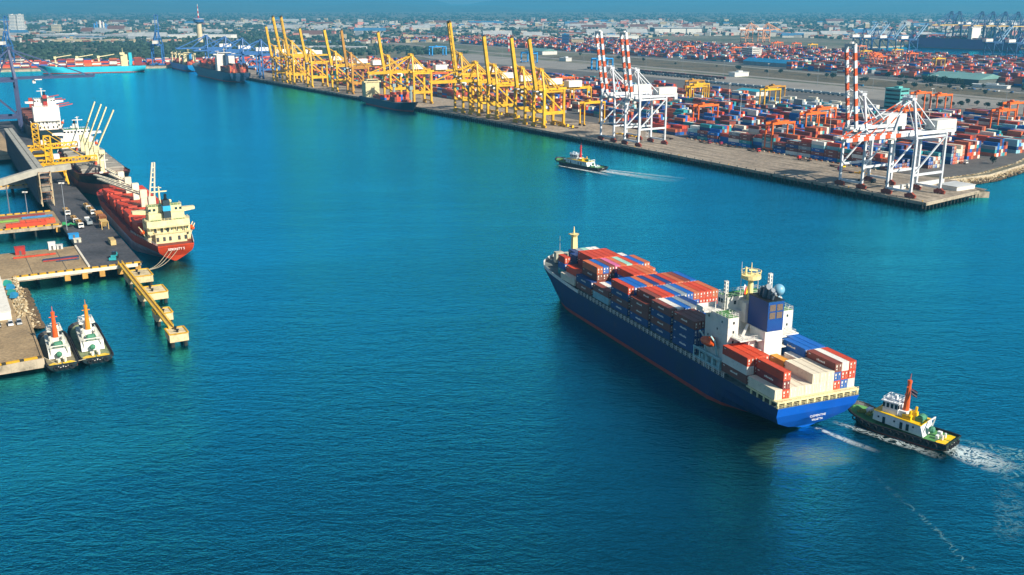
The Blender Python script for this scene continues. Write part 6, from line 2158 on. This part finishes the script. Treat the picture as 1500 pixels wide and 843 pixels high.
# ---- trees: trunk and an uneven crown of many leaf clumps
leaf = []
for i, h in enumerate(('1b2d22', '243a29', '324735')):
    leaf.append(P('leaf_%s' % ('dark', 'mid', 'light')[i], h, .9, .35, .5, vary=.2))
bark = P('bark', '4a3a2a', .95, .4, .8)
def crown_mesh(seed, r, h, n):
    r_ = random.Random(seed)
    mb = MB()
    lobes = [(r_.uniform(-.5, .5) * r, r_.uniform(-.5, .5) * r, h * r_.uniform(.45, .85), r * r_.uniform(.4, .65)) for _ in range(7)]
    for _ in range(n):
        L_ = r_.choice(lobes)
        th, ph = r_.uniform(0, 2 * pi), math.acos(r_.uniform(-1, 1))
        rad = L_[3] * r_.uniform(.6, 1.05)
        c = Vector((L_[0] + rad * sin(ph) * cos(th), L_[1] + rad * sin(ph) * sin(th), L_[2] + rad * cos(ph) * .8))
        s_ = r * r_.uniform(.1, .2)
        a = Vector((r_.uniform(-1, 1), r_.uniform(-1, 1), r_.uniform(-1, 1))).normalized()
        b = a.cross(Vector((r_.uniform(-1, 1), r_.uniform(-1, 1), r_.uniform(-1, 1)))).normalized()
        mb.mi(r_.choice((0, 0, 1, 1, 2)))
        mb.add([c - a * s_, c + b * s_ * .8, c + a * s_, c - b * s_ * .8], [(0, 1, 2, 3)])
    me = bpy.data.meshes.new('crown')
    me.from_pydata(mb.v, [], mb.f)
    for m in leaf: me.materials.append(m)
    me.polygons.foreach_set('material_index', mb.m)
    return me
def trunk_mesh(h, r):
    mb = MB().tube((0, 0, -.3), (0, 0, h * .5), r, r * .6, 7)
    for k in range(4):
        t = k * 1.6
        mb.tube((0, 0, h * (.3 + .05 * k)), (cos(t) * h * .25, sin(t) * h * .25, h * (.6 + .05 * k)), r * .5, r * .2, 5)
    return mb.mesh('trunk', bark)
TP = [(crown_mesh(s, r, h, 420), trunk_mesh(h, .35)) for s, r, h in ((1, 4.5, 9), (2, 5.5, 11), (3, 3.6, 7), (4, 6, 10))]
def tree(loc, label, group, k, s=1.0, name='tree'):
    t = thing(name, label, 'tree', loc, rh_.uniform(0, 6.28), group)
    t.scale = (s, s, s)
    put('crown', TP[k][0], t, (0, 0, 0)); put('trunk', TP[k][1], t, (0, 0, 0))
rt = random.Random(8)
def grove(spots_, label, group, s0, s1):
    for i, (u, n) in enumerate(sorted(spots_, key=lambda q: bearing(Q(*q)))):
        tree(Q(u, n, 3.8), 'bushy green tree, ' + word(i) + ' from left ' + label, group, rt.randrange(4), rt.uniform(s0, s1))
sp = []
for i in range(46):
    u = rt.uniform(-40, 1480); sp.append((u, rt.uniform(660, 705) + max(0, u - 300) * .11))
grove(sp, 'on the scrub strip between the two roads', 'trees on the scrub strip', .55, .95)
sp = []
for i in range(40):
    u = rt.uniform(80, 700); sp.append((u, 722 + max(0, u - 300) * .19 + rt.uniform(8, 26)))
grove(sp, 'along the far side of the inner road', 'trees along the inner road', .6, 1.1)
grove([(rt.uniform(230, 420), rt.uniform(500, 560)) for i in range(16)], 'on the verge behind the orange gantries', 'trees behind the orange gantries', .5, .8)
tree(Q(70, 168, 4), 'lone round olive bush on the rocky shore by the container stacks', None, 2, .8, name='bush')
# far woods that read as one mass
wd = MB()
for _ in range(7500):
    px = rt.uniform(-40, 1540)
    py = 16 + 74 * rt.random() ** 1.6
    p = back(px, py)
    if in_port(p) or p.y > 12500: continue
    if py > 91 or (p.y < 1980 and px < 330): continue
    nclump = 5 if p.y < 4500 else 3
    R0 = rt.uniform(7, 16) * (1 if p.y < 5000 else 1.6)
    for k in range(nclump):
        c = Vector((p.x + rt.uniform(-1, 1) * R0 * 1.6, p.y + rt.uniform(-1, 1) * R0, 4 + rt.uniform(1, 6)))
        m1 = MB().ball(c, R0 * rt.uniform(.3, .55), 5, 4, .8)
        for q, v in enumerate(m1.v):
            g_ = rt.uniform(.7, 1.3)
            m1.v[q] = tuple((v[e] - c[e]) * g_ + c[e] for e in range(3))
        wd.mi(rt.randrange(3)).add(m1.v, m1.f)
tag(wd.build('woods', leaf), 'dark green woods spread between the houses of the far plain', kind='stuff')

# ---- goods wagons, trucks, lamps
def wagon_train(label, u0, n, count, mats, group):
    for i in range(count):
        t = thing('rail_wagon', word(i) + ' ' + label, 'wagon', Q(u0 + 15 * i, n - .03 * i, 3.9), RZQ, group)
        b = MB(); b.box(-6.6, 6.6, -1.3, 1.3, 1.2, 3.8); b.build('wagon_body', mats[i % len(mats)], t)
        b = MB(); b.box(-6.8, 6.8, -1.1, 1.1, .8, 1.2)
        for x in (-5, -3.4, 3.4, 5): b.tube((x, -.9, .45), (x, .9, .45), .45, n=8)
        b.build('bogie', blackp, t)
wagon_train('grey wagon from the near end of the long goods train on the rail yard', 790, 556, 22, [P('wagon_grey', '8a8f92', .6, .3), P('wagon_slate', '4d5661', .6, .3)], 'wagons of the long goods train')
wagon_train('maroon wagon from the near end of the goods train beside the dual road', 800, 585, 18, [P('wagon_maroon', '6e2f2c', .6, .3), P('wagon_maroon_dark', '57302c', .6, .3)], 'wagons of the maroon goods train')
wagon_train('pale wagon from the near end of the goods train behind the container stacks', 500, 512, 18, [P('wagon_pale', 'b9c2c4', .6, .3)], 'wagons of the pale goods train')
rv = random.Random(15)
yt = [redp, P('truck_maroon', '8c2440', .5, .2), yellowp]
for i, (u, n, m, lab) in enumerate(((262, 66, yt[1], 'maroon terminal tractor with empty trailer, by the mid-quay white cranes'), (240, 68, yt[1], 'maroon terminal tractor with empty trailer in front of the second stacks'), (206, 66, redp, 'red terminal tractor with empty trailer waiting left of the front orange gantry'),
                     (152, 64, redp, 'red terminal tractor with empty trailer right of the front orange gantry'), (118, 60, yellowp, 'yellow terminal tractor with empty trailer near the raised striped boom'), (100, 48, P('truck_magenta', '9c2a5a', .5, .2), 'magenta terminal tractor beside the white crane legs'),
                     (66, 28, blackp, 'dark terminal tractor between the white cranes on the tip'), (300, 58, white, 'white terminal tractor under the mid-quay white cranes'))):
    truck(lab, Q(u, n, 4.03), RZQ + (0 if i % 2 else pi), 13, body=P('trailer_brown', '6a4a3c', .7, .3), cab=m, load='flat', group='terminal tractors on the container quay', name='terminal_tractor', cat='tractor')
for i in range(38):
    b = MB(); b.frustum(-1.0, 1.0, -.45, .45, 0, .95, .1, .22)
    tag(b.build('road_block', P('block_rust', 'a8642c', .8, .4, .6) if i % 4 else P('block_pale', 'c9bda4', .8, .3), None, Q(96 + 5.3 * i, 72.6, 4.01), RZQ), word(i) + ' road block from the rocky shore along the apron edge', 'road block', 'road blocks along the apron edge')
for i, (u, n, tw) in enumerate(((328, 40, .2), (334, 47, 0), (343, 41, .1), (90, 52, .3))):
    sp_ = thing('crane_spreader', ('yellow container spreader on the ground, ' + ('nearest the mid-quay white cranes', 'inland one of three', 'nearest the yellow cranes')[i]) if i < 3 else 'yellow container spreader on the ground behind the white cranes of the tip', 'spreader', Q(u, n, 4.01), RZQ + tw)
    b = MB()
    for y in (-1.1, 1.1): b.box(-6, 6, y - .2, y + .2, .2, .7)
    for x in (-5.8, 5.8): b.box(x - .3, x + .3, -1.3, 1.3, 0, .8)
    b.build('spreader_frame', cyel, sp_)
    MB().box(-1.6, 1.6, -1.0, 1.0, .7, 1.6).build('headblock', cyel, sp_)
for i in range(16):
    u = 400 + 11 * i + rv.uniform(-2, 2)
    truck(word(i) + ' yellow terminal tractor from the white crane end under the yellow cranes', Q(u, 36 + rv.uniform(-4, 6), 4.03), RZQ + pi / 2, 8, body=P('trailer_brown', '6a4a3c'), cab=yellowp, load='flat', group='yellow tractors under the yellow cranes', name='terminal_tractor', cat='tractor')
truck('white cabbed road truck with long trailer by the rocky shore', Q(86, 150, 4.03), RZQ + pi, 16, body=P('trailer_brown', '6a4a3c'), cab=white, load='flat', name='road_truck')
truck('blue and white road truck on the dual road beyond the canopy', Q(600, 655, 3.9), RZQ, 18, body=roofb, cab=white, load=False, name='road_truck')
CARS = [P('far_car_white', 'dcdcd8', .4, .1), P('far_car_blue', '2f5f94', .4, .1), P('far_car_dark', '33363a', .4, .1)]
fcw = MB(); fcw.box(-2.2, 2.2, -.9, .9, .3, 1.0); fcw.frustum(-1.7, 1.0, -.8, .8, 1.0, 1.55, .4, .1)
fcm = [fcw.mesh('car', m) for m in CARS]
for i in range(40):
    u = rv.uniform(280, 520); n = 690 + rv.uniform(36, 60)
    k = rv.randrange(3)
    o = put('parked_car', fcm[k], None, Q(u, n, 3.9), RZQ + rv.choice((0, pi / 2)))
    tag(o, ('white', 'blue', 'dark')[k] + ' car parked on the open ground near the green roofed shed', 'car', ('white', 'blue', 'dark') [k] + ' cars parked near the green roofed shed')
for i in range(14):
    lamp(word(i) + ' thin light mast from the near end along the dual road', Q(250 + 95 * i, 606 + rv.uniform(-4, 4), 3.9), 26, 'light masts along the rail yard', 'light mast')
for i, (u, n) in enumerate(((150, 200), (195, 138), (120, 300), (270, 260), (330, 170), (430, 250), (280, 380))):
    lamp(('light mast behind the front orange gantry', 'light mast standing in the second stack rows', 'light mast near the inland edge of the stacks', 'light mast in the middle of the stacks', 'light mast left of the mid yard stacks', 'light mast by the yellow gantries', 'light mast before the orange gantry pair')[i], Q(u, n, 4), 30, 'light masts in the yard', 'light mast', white)

for i in range(36):
    u = 4 + 9 * i
    b = MB(); p = Q(u, 1.7, 4.0)
    b.tube((0, 0, 0), (0, 0, .55), .3, .26, 8); b.tube((0, 0, .55), (0, 0, .8), .5, .42, 8)
    o = b.build('bollard', MATS['kerb_yellow'] if i % 6 == 0 else blackp, None, p)
    tag(o, word(i) + ' mooring bollard from the tip along the container quay edge', 'bollard', 'bollards along the quay edge')
# ---- foam of the wakes, as ragged sheets a few centimetres above the water
def foam_material(name, dens, scale, hexc='dff2f2', stretch=(1, 1, 1), soft=.12):
    m, nt, p, out = newmat(name)
    p.inputs['Base Color'].default_value = lin(hexc)
    p.inputs['Roughness'].default_value = .8
    tc = N(nt, 'ShaderNodeTexCoord')
    mp = N(nt, 'ShaderNodeMapping'); mp.inputs['Scale'].default_value = stretch
    nt.links.new(tc.outputs['Object'], mp.inputs[0])
    n = N(nt, 'ShaderNodeTexNoise', Scale=scale, Detail=6.0, Roughness=.62, Distortion=1.4)
    nt.links.new(mp.outputs[0], n.inputs['Vector'])
    sub = nt.nodes.new('ShaderNodeMath'); sub.operation = 'SUBTRACT'; sub.inputs[1].default_value = .5
    nt.links.new(n.outputs[0], sub.inputs[0])
    ab = nt.nodes.new('ShaderNodeMath'); ab.operation = 'ABSOLUTE'; nt.links.new(sub.outputs[0], ab.inputs[0])
    f = ramp(nt, ab.outputs[0], [(0, (1, 1, 1)), (dens * .5, (.75, .75, .75)), (dens, (0, 0, 0))])
    at_ = N(nt, 'ShaderNodeAttribute'); at_.attribute_name = 'edge'
    mu = nt.nodes.new('ShaderNodeMath'); mu.operation = 'MULTIPLY'
    nt.links.new(f, mu.inputs[0]); nt.links.new(at_.outputs['Fac'], mu.inputs[1])
    nt.links.new(mu.outputs[0], p.inputs['Alpha'])
    return m
def wake(label, pts, mat_, z=.06):
    """pts: (x, y, half width, strength) along the wake"""
    vs, fs, at_ = [], [], []
    k = 7
    for i, (x, y, w, s_) in enumerate(pts):
        a = Vector(pts[max(0, i - 1)][:2]); b = Vector(pts[min(len(pts) - 1, i + 1)][:2])
        d = (b - a).normalized(); nx, ny = -d.y, d.x
        for j in range(k):
            t = -1 + 2 * j / (k - 1)
            vs.append((x + nx * w * t, y + ny * w * t, z)); at_.append(s_ * max(0, 1 - abs(t) ** 2.5))
    for i in range(len(pts) - 1):
        for j in range(k - 1):
            fs.append((i * k + j, i * k + j + 1, (i + 1) * k + j + 1, (i + 1) * k + j))
    me = bpy.data.meshes.new('wake_foam')
    me.from_pydata(vs, [], fs)
    at = me.attributes.new('edge', 'FLOAT', 'POINT')
    at.data.foreach_set('value', at_)
    me.materials.append(mat_)
    o = put('wake_foam', me)
    tag(o, label, kind='stuff')
f1 = foam_material('foam_strong', .085, .34)
f2 = foam_material('foam_thin', .032, .19, '7fb9c0')
f3 = foam_material('foam_streak', .14, .3, 'e6f4f4')
T = Frame(119.6, 245.4, -44.5)
def tp(u, n): p = T(u, n); return p.x, p.y
wake('white churned foam behind the pushing tug', [tp(3, 0) + (3.5, .6), tp(-2, -.5) + (5.5, .9), tp(-6, -1) + (6.5, .75), tp(-11, -2) + (6, .45), tp(-16, -3) + (5, 0)], f1, .07)
wake('foam along the side of the pushing tug', [tp(33, -6) + (1.5, 0), tp(27, -6.2) + (2.0, .55), tp(20, -6.8) + (1.6, .35), tp(14, -6.8) + (2.4, .75), tp(8, -7.2) + (2.0, .4), tp(0, -8) + (2.5, 0)], f1, .06)
wake('thin foam veins spreading from the tug wake', [tp(-4, 2) + (6, .2), tp(-14, 2) + (12, .6), tp(-26, 0) + (16, .5), tp(-40, -6) + (18, .4), tp(-56, -14) + (16, .3), tp(-72, -20) + (12, 0)], f2, .05)
wake('thin foam line off the tug quarter', [tp(2, 6) + (2, .4), tp(-14, 10) + (3.5, .8), tp(-34, 13) + (4.5, .6), tp(-60, 14) + (6, 0)], f2, .055)
s0 = SH(-4, 17); s1 = SH(-11, 18.5); s2 = SH(-19, 21)
wake('short white streak under the stern of the container ship', [(SH(1, 16).x, SH(1, 16).y, .8, .5), (s0.x, s0.y, 1.2, .7), (s1.x, s1.y, 1.6, .4), (s2.x, s2.y, 1.4, 0)], f3, .06)
wake('long foam line of an old wake on the open water', [(90, 240, .6, 0), (93, 224, .8, .1), (95.5, 211, .9, .25), (97, 200, 1.0, .4), (97.3, 191, 1.2, .6), (97.6, 182, 1, 0)], f2, .05)
wake('loose foam patch near the right hand end of the tug wake', [(124, 228, 3, 0), (120.5, 218, 4, .2), (117, 209, 4.5, .28), (113, 202, 4, .2), (108, 197, 3, 0)], f2, .05)
g = Frame(65.2, 709.5, -41.5)
def gp(u, n): p = g(u, n); return p.x, p.y
wake('white wash along the small tug', [gp(44, -3) + (1.5, .3), gp(36, -6.5) + (2.2, 1), gp(22, -7.5) + (2.2, .9), gp(8, -8) + (2.5, .9), gp(-6, -9) + (3, .5), gp(-20, -12) + (3, 0)], f3, .06)
wake('white wake trailing the small tug', [gp(2, 0) + (4, .8), gp(-12, 0) + (5, .7), gp(-28, 1) + (6, .35), gp(-46, 3) + (7, .15), gp(-66, 5) + (8, 0)], f3, .06)
wake('thin outer wash line of the small tug', [gp(0, 6) + (2, .6), gp(-30, 12) + (3, .35), gp(-62, 18) + (4, 0)], f3, .05)
